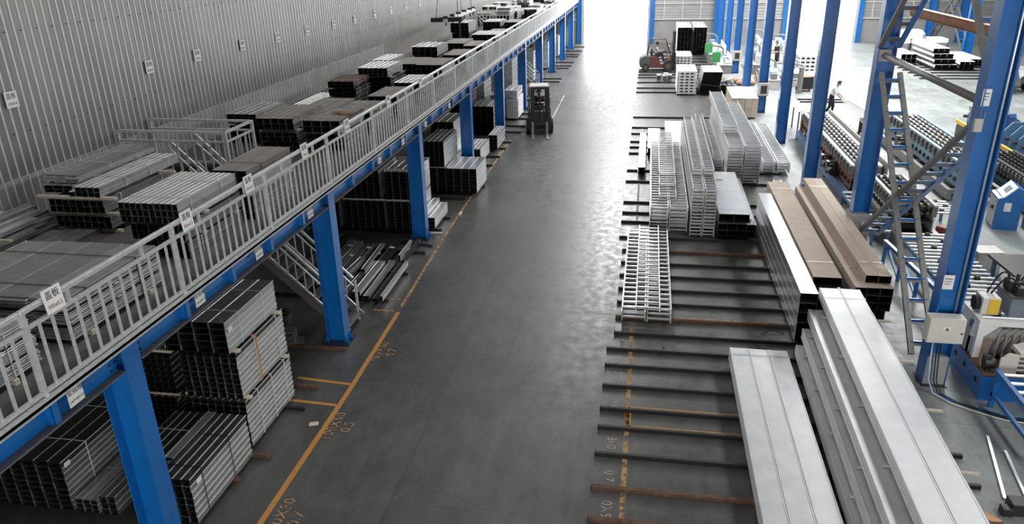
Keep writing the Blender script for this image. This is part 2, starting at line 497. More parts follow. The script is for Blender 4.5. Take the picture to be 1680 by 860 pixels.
# mezzanine deck with two stairwell openings, and its edge channel
SW = [(-10.9, -8.5, 13.98, 15.04), (-10.1, -8.0, 44.75, 45.82)]
dk = MB()
ys = [-6, SW[0][2], SW[0][3], SW[1][2], SW[1][3], BY]
for i in range(5):
    if i in (1, 3):
        s = SW[0] if i == 1 else SW[1]
        dk.box(WX, s[0], ys[i], ys[i + 1], D - 0.08, D); dk.box(s[1], -6.2, ys[i], ys[i + 1], D - 0.08, D)
    else:
        dk.box(WX, -6.2, ys[i], ys[i + 1], D - 0.08, D)
struct(obj('floor_mezzanine', dk, 'deck_plate'))
eg = MB()
eg.box(-6.26, -6.185, -6, BY - 0.1, D - 0.03, D + 0.005).box(-6.235, -6.20, -6, BY - 0.1, D - 0.075, D - 0.035).box(-6.28, -6.19, -6, BY - 0.1, D - 0.10, D - 0.08)
struct(obj('trim_mezzanine_edge', eg, 'rail_galv'))
# joists under the deck
jm = MB()
for i in range(58):
    y = -4.4 + i * 1.3
    if not (13.9 < y < 15.0 or 44.5 < y < 45.6): jm.box(WX + 0.05, -6.5, y - 0.05, y + 0.05, D - 0.24, D - 0.09)
struct(obj('trim_mezzanine_joists', jm, 'dark_steel'))

# ------------------------------------------------------------------ mezzanine columns, edge beams
def hsection_x(depth, fw, tf=0.02, tw=0.014):
    """H outline in plan: flanges face +x/-x; returns three rectangles (x0,x1,y0,y1)"""
    return [(-depth / 2, -depth / 2 + tf, -fw / 2, fw / 2), (depth / 2 - tf, depth / 2, -fw / 2, fw / 2), (-depth / 2 + tf, depth / 2 - tf, -tw / 2, tw / 2)]

def hcolumn(depth, fw, h, z0=0.0):
    mb = MB()
    for r in hsection_x(depth, fw): mb.box(r[0], r[1], r[2], r[3], z0, h)
    return mb

MX = -6.49
colproto = None
NCOL = 10
for k in range(NCOL):
    y = 7.35 + 6.5 * k
    lab = 'blue steel column under the mezzanine edge, %s from the front' % (ORD[k] if k else 'nearest')
    if colproto is None:
        t = thing('steel_column', lab, 'column', (MX, y, 0), 0, 'blue columns carrying the mezzanine')
        obj('shaft', hcolumn(0.42, 0.30, D - 0.10, 0.02), 'blue_paint', t)
        obj('base_plate', MB().box(-0.30, 0.30, -0.24, 0.24, 0.0, 0.02), 'dark_steel', t)
        for sx in (-1, 1):
            for sy in (-1, 1):
                g = MB().prism([(sx * 0.215, 0.02), (sx * 0.29, 0.02), (sx * 0.29, 0.06), (sx * 0.215, 0.20)], sy * 0.12 - 0.006, sy * 0.12 + 0.006, axis='y')
                obj('gusset', g, 'blue_paint', t)
                obj('anchor_bolt', MB().cyl((sx * 0.26, sy * 0.19, 0.02), (sx * 0.26, sy * 0.19, 0.07), 0.016, 6), 'dark_steel', t)
        # bolted splice to the beam
        for sy in (-1, 1):
            for j in range(3):
                for i in range(2):
                    obj('bolt', MB().cyl((0.106, sy * (0.20 + 0.09 * i), D - 0.20 - 0.09 * j), (0.124, sy * (0.20 + 0.09 * i), D - 0.20 - 0.09 * j), 0.0165, 6), 'dark_steel', t)
        obj('cap_stiffener', MB().box(-0.19, 0.19, -0.145, 0.145, D - 0.47, D - 0.455), 'blue_paint', t)
        colproto = t
    else:
        copy_tree(colproto, (MX, y, 0), 0, lab)

beamproto = None
for k in range(NCOL):
    y0 = 7.35 + 6.5 * (k - 1)
    if k == 0:
        lab = 'blue edge beam of the mezzanine running from the nearest column out of the frame'
    else:
        lab = 'blue edge beam of the mezzanine between its %s and %s columns' % (ORD[k - 1], ORD[k])
    if beamproto is None:
        t = thing('edge_beam', lab, 'beam', (-6.39, y0, 0), 0, 'blue edge beams of the mezzanine')
        a, b = 0.165, 6.335
        obj('web', MB().box(-0.006, 0.006, a, b, D - 0.43, D - 0.125), 'blue_paint', t)
        obj('top_flange', MB().box(-0.10, 0.10, a, b, D - 0.125, D - 0.108), 'blue_paint', t)
        fl = obj('bottom_flange', MB().box(-0.10, 0.13, a, b, D - 0.447, D - 0.43), 'dusty_blue', t)
        fl['label'] = 'bottom flange grey with dust'
        for j in range(4):
            yy = 1.3 * (j + 1)
            obj('stiffener', MB().box(0.006, 0.10, yy - 0.06, yy - 0.046, D - 0.43, D - 0.125).box(0.086, 0.10, yy - 0.06, yy + 0.04, D - 0.43, D - 0.125), 'blue_paint', t)
        beamproto = t
    else:
        copy_tree(beamproto, (-6.39, y0, 0), 0, lab)
t = copy_tree(beamproto, (-6.39, 65.85, 0), 0, 'blue edge beam of the mezzanine between its last column and the back wall')
for c in list(t.children):
    c.scale = (1, 0.62, 1)

# ------------------------------------------------------------------ galvanised guard rail along the edge
PITCH = 2.64
def make_guard_panel():
    t = thing('guard_rail', '', 'railing', (0, 0, 0))
    zb, zt = 0.03, 1.03
    obj('top_rail', MB().cbox(-0.03, 0.03, -0.028, PITCH - 0.031, zt - 0.05, zt, 0.006), 'rail_galv', t)
    obj('middle_rail', MB().box(-0.022, 0.022, 0.0, PITCH - 0.031, zt - 0.235, zt - 0.195), 'rail_galv', t)
    obj('bottom_rail', MB().box(-0.022, 0.022, 0.0, PITCH - 0.031, zb, zb + 0.04), 'rail_galv', t)
    obj('post', MB().box(-0.028, 0.028, -0.028, 0.028, 0.0, zt - 0.05).box(-0.05, 0.05, -0.028, 0.06, 0.0, 0.012), 'rail_galv', t)
    bl = setmats(MB().box(-0.011, 0.011, -0.016, 0.016, zb + 0.04, zt - 0.235).mesh('baluster'), 'rail_galv')
    n = 13
    for i in range(n):
        link('baluster', bl, t, (0, (i + 1) * PITCH / (n + 1), 0))
    # short blocks between the middle and the top rail
    for i in (0, 1):
        obj('rail_block', MB().box(-0.018, 0.018, 0.66 + 1.32 * i - 0.02, 0.66 + 1.32 * i + 0.02, zt - 0.195, zt - 0.05), 'rail_galv', t)
    return t
gp = make_guard_panel()
first = True
idx = 0
y = 5.92 - PITCH
while y < BY - 1.0:
    lab = 'galvanised guard rail panel on the mezzanine edge, %s panel from the camera' % (ORD[idx] if idx else 'nearest')
    if first:
        gp.location = (-6.235, y, D); gp['label'] = lab; gp['group'] = 'guard rail panels along the mezzanine edge'; first = False
    else:
        copy_tree(gp, (-6.235, y, D), 0, lab)
    y += PITCH; idx += 1

# rails round the two stairwells
def stairwell_rail(name, label, s):
    x0, x1, y0, y1 = s
    t = thing(name, label, 'railing', ((x0 + x1) / 2, (y0 + y1) / 2, D))
    cx, cy = (x0 + x1) / 2, (y0 + y1) / 2
    X0, X1, Y0, Y1 = x0 - cx - 0.03, x1 - cx + 0.03, y0 - cy - 0.03, y1 - cy + 0.03
    zt = 1.0
    for (p, q) in (((X0, Y0), (X1, Y0)), ((X1, Y0), (X1, Y1)), ((X1, Y1), (X0, Y1))):
        obj('top_rail', MB().bar((p[0], p[1], zt), (q[0], q[1], zt), 0.05, 0.05), 'rail_galv', t)
        obj('middle_rail', MB().bar((p[0], p[1], zt - 0.2), (q[0], q[1], zt - 0.2), 0.04, 0.04), 'rail_galv', t)
        obj('bottom_rail', MB().bar((p[0], p[1], 0.05), (q[0], q[1], 0.05), 0.04, 0.04), 'rail_galv', t)
        L = math.hypot(q[0] - p[0], q[1] - p[1]); n = int(L / 0.18)
        for i in range(1, n):
            u = i / n; x = p[0] + (q[0] - p[0]) * u; yy = p[1] + (q[1] - p[1]) * u
            obj('baluster', MB().box(x - 0.011, x + 0.011, yy - 0.011, yy + 0.011, 0.05, zt - 0.2), 'rail_galv', t)
    for p in ((X0, Y0), (X1, Y0), (X1, Y1), (X0, Y1)):
        obj('post', MB().box(p[0] - 0.028, p[0] + 0.028, p[1] - 0.028, p[1] + 0.028, 0, zt + 0.025), 'rail_galv', t)
    return t
stairwell_rail('stairwell_railing', 'three-sided galvanised railing round the near stairwell opening beside the corrugated wall', SW[0])
stairwell_rail('stairwell_railing', 'three-sided galvanised railing round the far stairwell opening behind the bundles', SW[1])

def stair(label, xt, xf, y0, y1):
    """straight flight from the deck at x = xt down to the floor at x = xf"""
    t = thing('metal_stair', label, 'stairs', (xf, (y0 + y1) / 2, 0))
    hw = (y1 - y0) / 2
    run = xf - xt
    top = (-run, D - 0.05); foot = (0.0, 0.02)
    for s in (-1, 1):
        yy = s * (hw - 0.02)
        st = MB()
        st.bar((top[0], yy, top[1] - 0.06), (foot[0], yy, foot[1] + 0.08), 0.03, 0.2)
        st.bar((top[0], yy + s * 0.02, top[1] + 0.04), (foot[0], yy + s * 0.02, foot[1] + 0.18), 0.06, 0.02)
        obj('stringer', st, 'grey_steel', t)
        # hand rail: two sloping rails, balusters, foot post
        for nm, dz in (('handrail', 0.92), ('middle_rail', 0.72), ('bottom_rail', 0.22)):
            obj(nm, MB().bar((top[0] + 0.1, yy, top[1] - 0.1 + dz), (foot[0] - 0.12, yy, foot[1] + 0.12 + dz), 0.045 if nm == 'handrail' else 0.03, 0.045 if nm == 'handrail' else 0.03), 'rail_galv', t)
        obj('foot_post', MB().box(-0.10, -0.05, yy - 0.024, yy + 0.024, 0.0, 1.0), 'rail_galv', t)
        n = 18
        for i in range(1, n):
            x = top[0] + 0.1 + (run - 0.22) * i / n
            z = top[1] - 0.1 + (foot[1] + 0.12 - top[1] + 0.1) * i / n
            obj('baluster', MB().box(x - 0.011, x + 0.011, yy - 0.011, yy + 0.011, z + 0.22, z + 0.72), 'rail_galv', t)
    n = 16
    for i in range(n):
        u = (i + 0.5) / n
        x = top[0] + run * u; z = top[1] + (foot[1] - top[1]) * u + 0.06
        obj('tread', MB().box(x - 0.12, x + 0.12, -hw + 0.035, hw - 0.035, z - 0.02, z + 0.02), 'grey_steel', t)
    return t
stair('galvanised stair with railings coming down behind the second mezzanine column', -9.95, -6.36, 14.06, 14.96)
stair('far galvanised stair coming down behind the parked forklift', -9.95, -6.34, 44.84, 45.74)

# ------------------------------------------------------------------ columns between aisle and machine bay
CX = 5.78
def bay_column(y, lab, extras=None, x=CX, depth=0.43, fw=0.36, h=ROOF):
    t = thing('steel_column', lab, 'column', (x, y, 0), 0, 'blue columns along the machine bay')
    obj('shaft', hcolumn(depth, fw, h, 0.02), 'blue_paint', t)
    obj('base_plate', MB().box(-depth / 2 - 0.02, depth / 2 + 0.02, -0.26, 0.26, 0, 0.02), 'dark_steel', t)
    if extras: extras(t)
    return t
def col1(t):
    c = obj('conduit', MB().cyl((0.15, -0.06, 0.9), (0.15, -0.06, ROOF - 0.2), 0.024, 8), 'galv_bright', t, smooth=True)
    c['label'] = 'grey conduit pipe'
    obj('concrete_casing', MB().box(-0.193, 0.193, -0.17, -0.01, 0.02, 0.62), 'plinth', t)
def col2(t):
    obj('concrete_casing', MB().cbox(-0.26, 0.26, -0.22, 0.22, 0.021, 1.28, 0.02), 'plinth', t)
    obj('socket_box', MB().box(0.04, 0.16, -0.25, -0.22, 0.95, 1.07).box(0.07, 0.13, -0.255, -0.25, 0.98, 1.04), 'white_paint', t)
bay_column(13.85, 'nearest blue column of the right row with a grey conduit and a white electrical box', col1, x=5.74)
bay_column(20.35, 'second blue column of the right row standing in a pale concrete casing', col2)
for k in range(7):
    bay_column(26.85 + 6.5 * k, '%s blue column of the right row counted from the camera' % ORD[k + 2])
bay_column(BY - 0.35, 'blue column of the right row standing against the back wall', x=5.7, depth=0.4)
for x, lab in ((-6.15, 'blue post on the left side of the wide bright doorway'), (0.22, 'blue post on the right side of the wide bright doorway'),
               (11.35, 'blue post on the left side of the second bright doorway'), (17.4, 'blue post on the right side of the second bright doorway'),
               (22.9, 'blue wall post behind the tarped bales at the back'), (25.3, 'blue wall post right of the tarped bales at the back')):
    bay_column(BY - 0.2, lab, x=x, depth=0.36 if x < 20 else 0.6, fw=0.2)

# battened braces between the two nearest columns of the right row
def brace(lab, p0, p1, w=0.42, nb=10, part='batten', blue=False):
    t = thing('column_brace', lab, 'brace', p0)
    d = Vector(p1) - Vector(p0)
    for s in (-1, 1):
        off = Vector((s * w / 2, 0, 0))
        obj('chord', MB().bar(off, d + off, 0.07, 0.11, up=(1, 0, 0)), 'blue_paint' if (blue and s > 0) else 'grey_steel', t)
    for i in range(nb):
        u = (i + 0.5) / nb
        c = d * u
        nrm = Vector((1, 0, 0)).cross(d).normalized()
        b = MB(); b.bar(c + Vector((-w / 2, 0, 0)), c + Vector((w / 2, 0, 0)), 0.10, 0.012, up=nrm, mi=0)
        b.bar(c + Vector((-w / 2, 0, 0.03)), c + Vector((w / 2, 0, 0.03)), 0.02, 0.05, up=(0, 0, 1), mi=1)
        obj(part, b, ['grey_steel', 'blue_paint'], t)
    return t
brace('grey battened brace dropping from the second right column towards the floor by the nearest column', (5.85, 19.9, 5.0), (5.85, 14.7, 0.1), nb=15)
brace('battened brace rising from the second right column foot to the nearest column', (6.0, 20.1, 0.75), (6.0, 14.15, 5.15), w=0.5, nb=14, blue=True)
brace('upper battened brace climbing from the second right column above the strut', (5.75, 20.0, 5.6), (5.75, 14.6, 10.6), nb=13, blue=True)
brace('upper battened brace climbing away from the nearest right column above the strut', (6.1, 14.4, 5.6), (6.1, 19.9, 10.8), nb=13)
t = thing('pipe_strut', 'grey pipe strut joining the two nearest right columns at half height', 'strut', (5.72, 14.02, 5.38))
obj('tube', MB().cyl((0, 0.02, 0), (0, 6.12, 0), 0.075, 12), 'grey_steel', t, smooth=True)
obj('end_plate', MB().box(-0.14, 0.14, 0.0, 0.02, -0.14, 0.14), 'pale_steel', t)
obj('end_plate', MB().box(-0.14, 0.14, 6.12, 6.14, -0.14, 0.14), 'pale_steel', t)

# orange runway beam over the machine bay
t = thing('runway_beam', 'rusty orange crane runway beam crossing behind the nearest right columns', 'beam', (8.4, 12, 5.72))
obj('web', MB().box(-0.01, 0.01, 0, 15.6, 0, 0.24), 'orange_paint', t)
obj('bottom_flange', MB().box(-0.09, 0.09, 0, 15.6, -0.015, 0), 'orange_paint', t)
obj('top_flange', MB().box(-0.09, 0.09, 0, 15.6, 0.24, 0.255), 'orange_paint', t)
for yy in (1.0, 7.8, 14.6):
    obj('hanger', MB().box(-0.03, 0.03, yy - 0.05, yy + 0.05, 0.255, ROOF - 5.72), 'grey_steel', t)

# blue cross braces far back in the machine bay
def far_brace(lab, p0, p1):
    return brace(lab, p0, p1, w=0.5, nb=12)
far_brace('far blue cross brace leaning right between the wall posts at the back', (22.9, 69.2, 0.3), (22.9, 61.5, 6.5))
far_brace('far blue cross brace leaning left between the wall posts at the back', (22.9, 61.5, 0.3), (22.9, 69.2, 6.5))
bay_column(61.2, 'blue column of the far right row behind the black bundles', x=22.9, depth=0.6)
# ------------------------------------------------------------------ channels, covers and their bundles
_cache = {}
def channel_mesh(w, h, L, m, nm='channel', lipmax=0.012, edge='edge_highlight'):
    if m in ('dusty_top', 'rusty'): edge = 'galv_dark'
    key = ('c', round(w, 4), round(h, 4), round(L, 3), m, lipmax, edge)
    if key not in _cache:
        hw = w / 2 - 0.0012; lip = min(lipmax, w * 0.09); b = hw - lip; t = 0.003; hh = h - 0.0015; lh = min(0.013, h * 0.2)
        e1, e2, dp = min(0.010, w * 0.08), min(0.015, w * 0.12), min(0.007, h * 0.12)
        o = [(-b, 0), (b, 0), (b, hh - lh - 0.003), (hw, hh - lh), (hw, hh), (hw - e1, hh), (hw - e2, hh - dp), (-hw + e2, hh - dp), (-hw + e1, hh), (-hw, hh), (-hw, hh - lh), (-b, hh - lh - 0.003)]
        i = [(-b + t, t), (b - t, t), (b - t, hh - dp - t), (-b + t, hh - dp - t)]
        vs = [(p[0], 0, p[1]) for p in o + i] + [(p[0], L, p[1]) for p in o + i]
        fs = []
        for k in range(12): fs.append((k, (k + 1) % 12, 16 + (k + 1) % 12, 16 + k))
        for k in range(4): fs.append((12 + k, 12 + (k + 1) % 4, 28 + (k + 1) % 4, 28 + k))
        for off in (0, 16):
            e = [(0, 1, 13, 12), (1, 2, 14, 13), (2, 3, 4, 5, 6, 14), (6, 7, 15, 14), (7, 8, 9, 10, 11, 15), (11, 0, 12, 15)]
            fs += [tuple(off + q for q in f) for f in e]
        q = MB().add(vs, fs)
        for k in range(12, len(fs)): q.m[k] = 1  # inner faces and end rims take the painted shade
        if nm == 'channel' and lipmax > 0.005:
            for k in (3, 4, 8, 9): q.m[k] = 2  # lip faces take the painted highlight
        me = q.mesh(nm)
        _cache[key] = setmats(me, [m, 'shaded_inside', edge])
    return _cache[key]

def carton_mesh(w, h, L, m):
    key = ('k', round(w, 4), round(h, 4), round(L, 3), m)
    if key not in _cache: _cache[key] = setmats(MB().cbox(-w / 2 + 0.004, w / 2 - 0.004, 0, L, 0, h - 0.004, 0.012).mesh('carton'), m)
    return _cache[key]

def cover_mesh(w, h, L, m):
    key = ('p', round(w, 4), round(h, 4), round(L, 3), m)
    if key not in _cache:
        hw = w / 2 - 0.003; c = min(0.006, h * 0.3); a = min(0.022, w * 0.1); g = min(0.008, h * 0.3); ins = min(0.022, h * 0.4)
        prof = [(-hw + ins, 0), (hw - ins, 0), (hw, h * 0.35), (hw, h - c), (hw - c, h - 0.0015), (hw - a, h - 0.0015), (hw - a - 0.006, h - g), (-hw + a + 0.006, h - g), (-hw + a, h - 0.0015), (-hw + c, h - 0.0015), (-hw, h - c), (-hw, h * 0.35)]
        _cache[key] = setmats(MB().prism(prof, 0, L, axis='y').mesh('cover_plate'), m)
    return _cache[key]

def strap_part(t, x0, x1, z0, z1, y, m='strap', w=0.02):
    e = 0.003
    mb = MB()
    mb.box(x0 - e - 0.003, x0 - e, y - w / 2, y + w / 2, z0, z1 + e).box(x1 + e, x1 + e + 0.003, y - w / 2, y + w / 2, z0, z1 + e)
    mb.box(x0 - e - 0.003, x1 + e + 0.003, y - w / 2, y + w / 2, z1 + e, z1 + e + 0.003)
    o = obj('strap', mb, m, t)
    if m == 'orange_strap': o['label'] = 'orange strap'
    return o

def bundle(label, box, nc, nr, kind='channel', m='galv', topm=None, straps=(0.22, 0.8), strapm='strap', name='channel_bundle', cat='bundle', group=None, rz=0.0,
           jit=0.008, tagspot=None, strapw=0.016, skip=0):
    """box = x0,x1,y0,y1,z0,z1; nc columns of nr layers; every channel or cover a part"""
    x0, x1, y0, y1, z0, z1 = box
    cx = (x0 + x1) / 2
    t = thing(name, label, cat, (cx, y0, z0), rz, group)
    w = (x1 - x0) / nc; h = (z1 - z0) / nr; L = y1 - y0
    rnd = random.Random(int(abs(x0 * 131 + y0 * 71 + z0 * 977)))
    for r in range(nr):
        for c in range(nc):
            if r == nr - 1 and c < skip: continue
            mm = topm if (topm and r == nr - 1) else m
            me = cover_mesh(w, h, L, mm) if kind == 'cover' else carton_mesh(w, h, L, mm) if kind == 'carton' else channel_mesh(w, h, L, mm, lipmax=0.003 if name == 'trunking_bundle' else 0.012, edge='edge_highlight' if z0 < D else 'galv')
            px = x0 - cx + (c + 0.5) * w
            dy = rnd.uniform(-jit, jit); dx = rnd.uniform(-0.004, 0.004) if kind == 'cover' else 0
            link({'cover': 'cover_plate', 'carton': 'carton'}.get(kind, 'channel'), me, t, (px + dx, dy, r * h))
    for s in straps:
        strap_part(t, x0 - cx, x1 - cx, 0, z1 - z0, L * s, strapm, strapw)
    if tagspot:
        a, b = tagspot
        o = obj('paper_tag', MB().box(x1 - cx + 0.007, x1 - cx + 0.009, a * L - 0.06, a * L + 0.06, b * (z1 - z0) - 0.04, b * (z1 - z0) + 0.04), 'paper', t)
        o['label'] = 'white paper tag'
    return t

def bearer(label, x0, x1, y, z, h=0.045, d=0.07, rz=0.0, group=None, m='timber'):
    t = obj('timber_bearer', MB().cbox(-(x1 - x0) / 2, (x1 - x0) / 2, -d / 2, d / 2, 0, h, 0.004), m, None, ((x0 + x1) / 2, y, z), (0, 0, rz))
    return tag(t, label, 'timber', group)

d = D + 0.002
# --- on the mezzanine, rail side, front to back
CG = 'bundles of flat covers at the near end of the mezzanine'
for nm, zz in (('bottom', 0.07), ('middle', 0.26), ('top', 0.45)):
    bundle('%s bundle of flat covers in the nearest mezzanine stack, cut off by the frame' % nm, (-8.8, -6.75, 4.6, 6.5, D + zz, D + zz + 0.165), 4, 6, 'cover', 'galv', straps=(0.35, 0.8), group=CG, jit=0.03, name='cover_bundle')
    bundle('%s bundle of wide flat covers in the mezzanine stack behind the hanging 300x0.5 sign' % nm, (-8.75, -6.70, 7.0, 8.78, D + zz, D + zz + 0.165), 4, 6, 'cover', 'galv', topm='galv_dark', straps=(0.2, 0.75), strapm='black_steel', group=CG, jit=0.03, name='cover_bundle')
for nm, zz in (('lower', 0.24), ('upper', 0.43)):
    bearer('%s small timber block showing in the side of the nearest cover stack' % nm, -8.7, -6.70, 6.0, D + zz, 0.019)
    bearer('%s timber strip in the side of the cover stack behind the hanging 300x0.5 sign' % nm, -8.7, -6.69, 7.9, D + zz, 0.019)
bearer('timber runner under the nearest cover stack', -8.8, -6.72, 6.1, D, 0.068)
bearer('front timber runner under the cover stack behind the hanging 300x0.5 sign', -8.8, -6.68, 7.3, D, 0.068)
bearer('rear timber runner under the cover stack behind the hanging 300x0.5 sign', -8.8, -6.68, 8.5, D, 0.068)

bundle('bottom channel bundle of the stack behind the hanging 400x0.5 sign', (-7.7, -6.85, 9.75, 11.4, d, D + 0.27), 8, 2, m='galv_dark')
bearer('timber bearer under the middle bundle behind the hanging 400x0.5 sign', -7.75, -6.80, 10.2, D + 0.272)
bearer('rear timber bearer under the middle bundle behind the hanging 400x0.5 sign', -7.75, -6.80, 11.2, D + 0.272)
bundle('middle channel bundle of the stack behind the hanging 400x0.5 sign', (-7.75, -6.83, 9.7, 11.4, D + 0.32, D + 0.58), 9, 2, m='galv_dark')
bearer('timber bearer under the top bundle behind the hanging 400x0.5 sign', -7.75, -6.76, 10.3, D + 0.582)
bundle('ridged grey channel bundle on top of the stack behind the hanging 400x0.5 sign', (-7.80, -6.80, 9.6, 11.3, D + 0.63, D + 0.95), 10, 3, m='galv', straps=(0.2, 0.72))
bundle('lower bundle of the stack just past the hanging 400x0.5 sign', (-7.30, -6.72, 11.6, 13.3, d, D + 0.45), 5, 3, m='galv_dark')
bundle('upper smooth grey bundle just past the hanging 400x0.5 sign', (-7.35, -6.70, 11.5, 13.2, D + 0.46, D + 0.93), 3, 2, m='galv', topm='dusty_top', straps=(0.3,), strapm='black_steel')

# --- wall side: the stack with long timber bearers
bundle('bottom channel bundle of the timber-layered stack on the mezzanine near the wall', (-9.85, -8.85, 10.95, 12.6, d, D + 0.10), 7, 1, m='black_steel', straps=())
bearer('lowest pale timber bearer of the layered stack near the wall', -9.95, -8.75, 10.75, D + 0.003, 0.05)
bundle('lower row of upright channels between timbers in the layered stack near the wall', (-9.85, -8.80, 10.6, 12.6, D + 0.11, D + 0.33), 8, 2, m='galv_dark')
bearer('middle long pale timber bearer across the layered stack near the wall', -9.97, -8.70, 10.68, D + 0.332)
bearer('rear middle timber bearer of the layered stack near the wall', -9.9, -8.68, 11.9, D + 0.332)
bundle('upper row of upright channels between timbers in the layered stack near the wall', (-9.92, -8.87, 10.6, 12.65, D + 0.38, D + 0.61), 8, 2, m='galv_dark')
bearer('top long pale timber bearer across the layered stack near the wall', -10.15, -8.65, 10.66, D + 0.612)
bearer('rear top timber bearer of the layered stack near the wall', -9.95, -8.62, 12.3, D + 0.612)
bundle('bundle of stepped narrow channels on top of the layered stack near the wall', (-9.50, -8.90, 10.62, 12.9, D + 0.66, D + 0.83), 5, 2, m='galv', straps=(0.3, 0.6, 0.85), skip=1)
bundle('lower flat bundle at the wall side of the layered stack top', (-10.12, -9.56, 10.8, 12.9, D + 0.66, D + 0.79), 3, 2, m='galv_dark')
bundle('topmost flat cover bundle leaning against the wall on the layered stack', (-10.22, -9.54, 10.95, 13.1, D + 0.80, D + 0.93), 3, 5, 'cover', 'galv', topm='galv_dark', straps=(0.4, 0.75), jit=0.05, name='cover_bundle')
# --- loose profiles along the wall
rnd = random.Random(5)
def loose(label, x, y, z, L, w, h, rz=0.0, m='galv_dark', tilt=0.0, group=None, name='loose_channel', cat='channel'):
    o = link(name, channel_mesh(w, h, L, m, 'loose_channel'), None, (x, y, z), (tilt, 0, rz))
    return tag(o, label, cat, group)
zz = d
for r, n in enumerate((6, 6, 5, 5, 4, 3)):
    for c in range(n):
        loose('loose grey steel profile lying in the pile along the corrugated wall', -10.8 + c * 0.135 + 0.04 * r, 7.4 + rnd.uniform(-0.3, 0.3), zz, 3.2, 0.125, 0.068,
              m=rnd.choice(['galv', 'galv_dark', 'galv_bright', 'galv_dark']), group='loose profiles piled along the wall')
    zz += 0.070
    if r == 2:
        zz += 0.036
bearer('short timber block poking out of the profile pile along the wall', -10.75, -9.85, 9.6, d + 0.2105, 0.034)
bearer('rear timber block inside the profile pile along the wall', -10.75, -9.95, 8.0, d + 0.2105, 0.034)
for c in range(4):
    loose('dark flat profile lying on the deck beside the wall pile', -9.80 + 0.20 * c, 8.80 + 0.08 * c, d, 1.7, 0.19, 0.09, m='galv_dark', group='dark flat profiles on the deck')

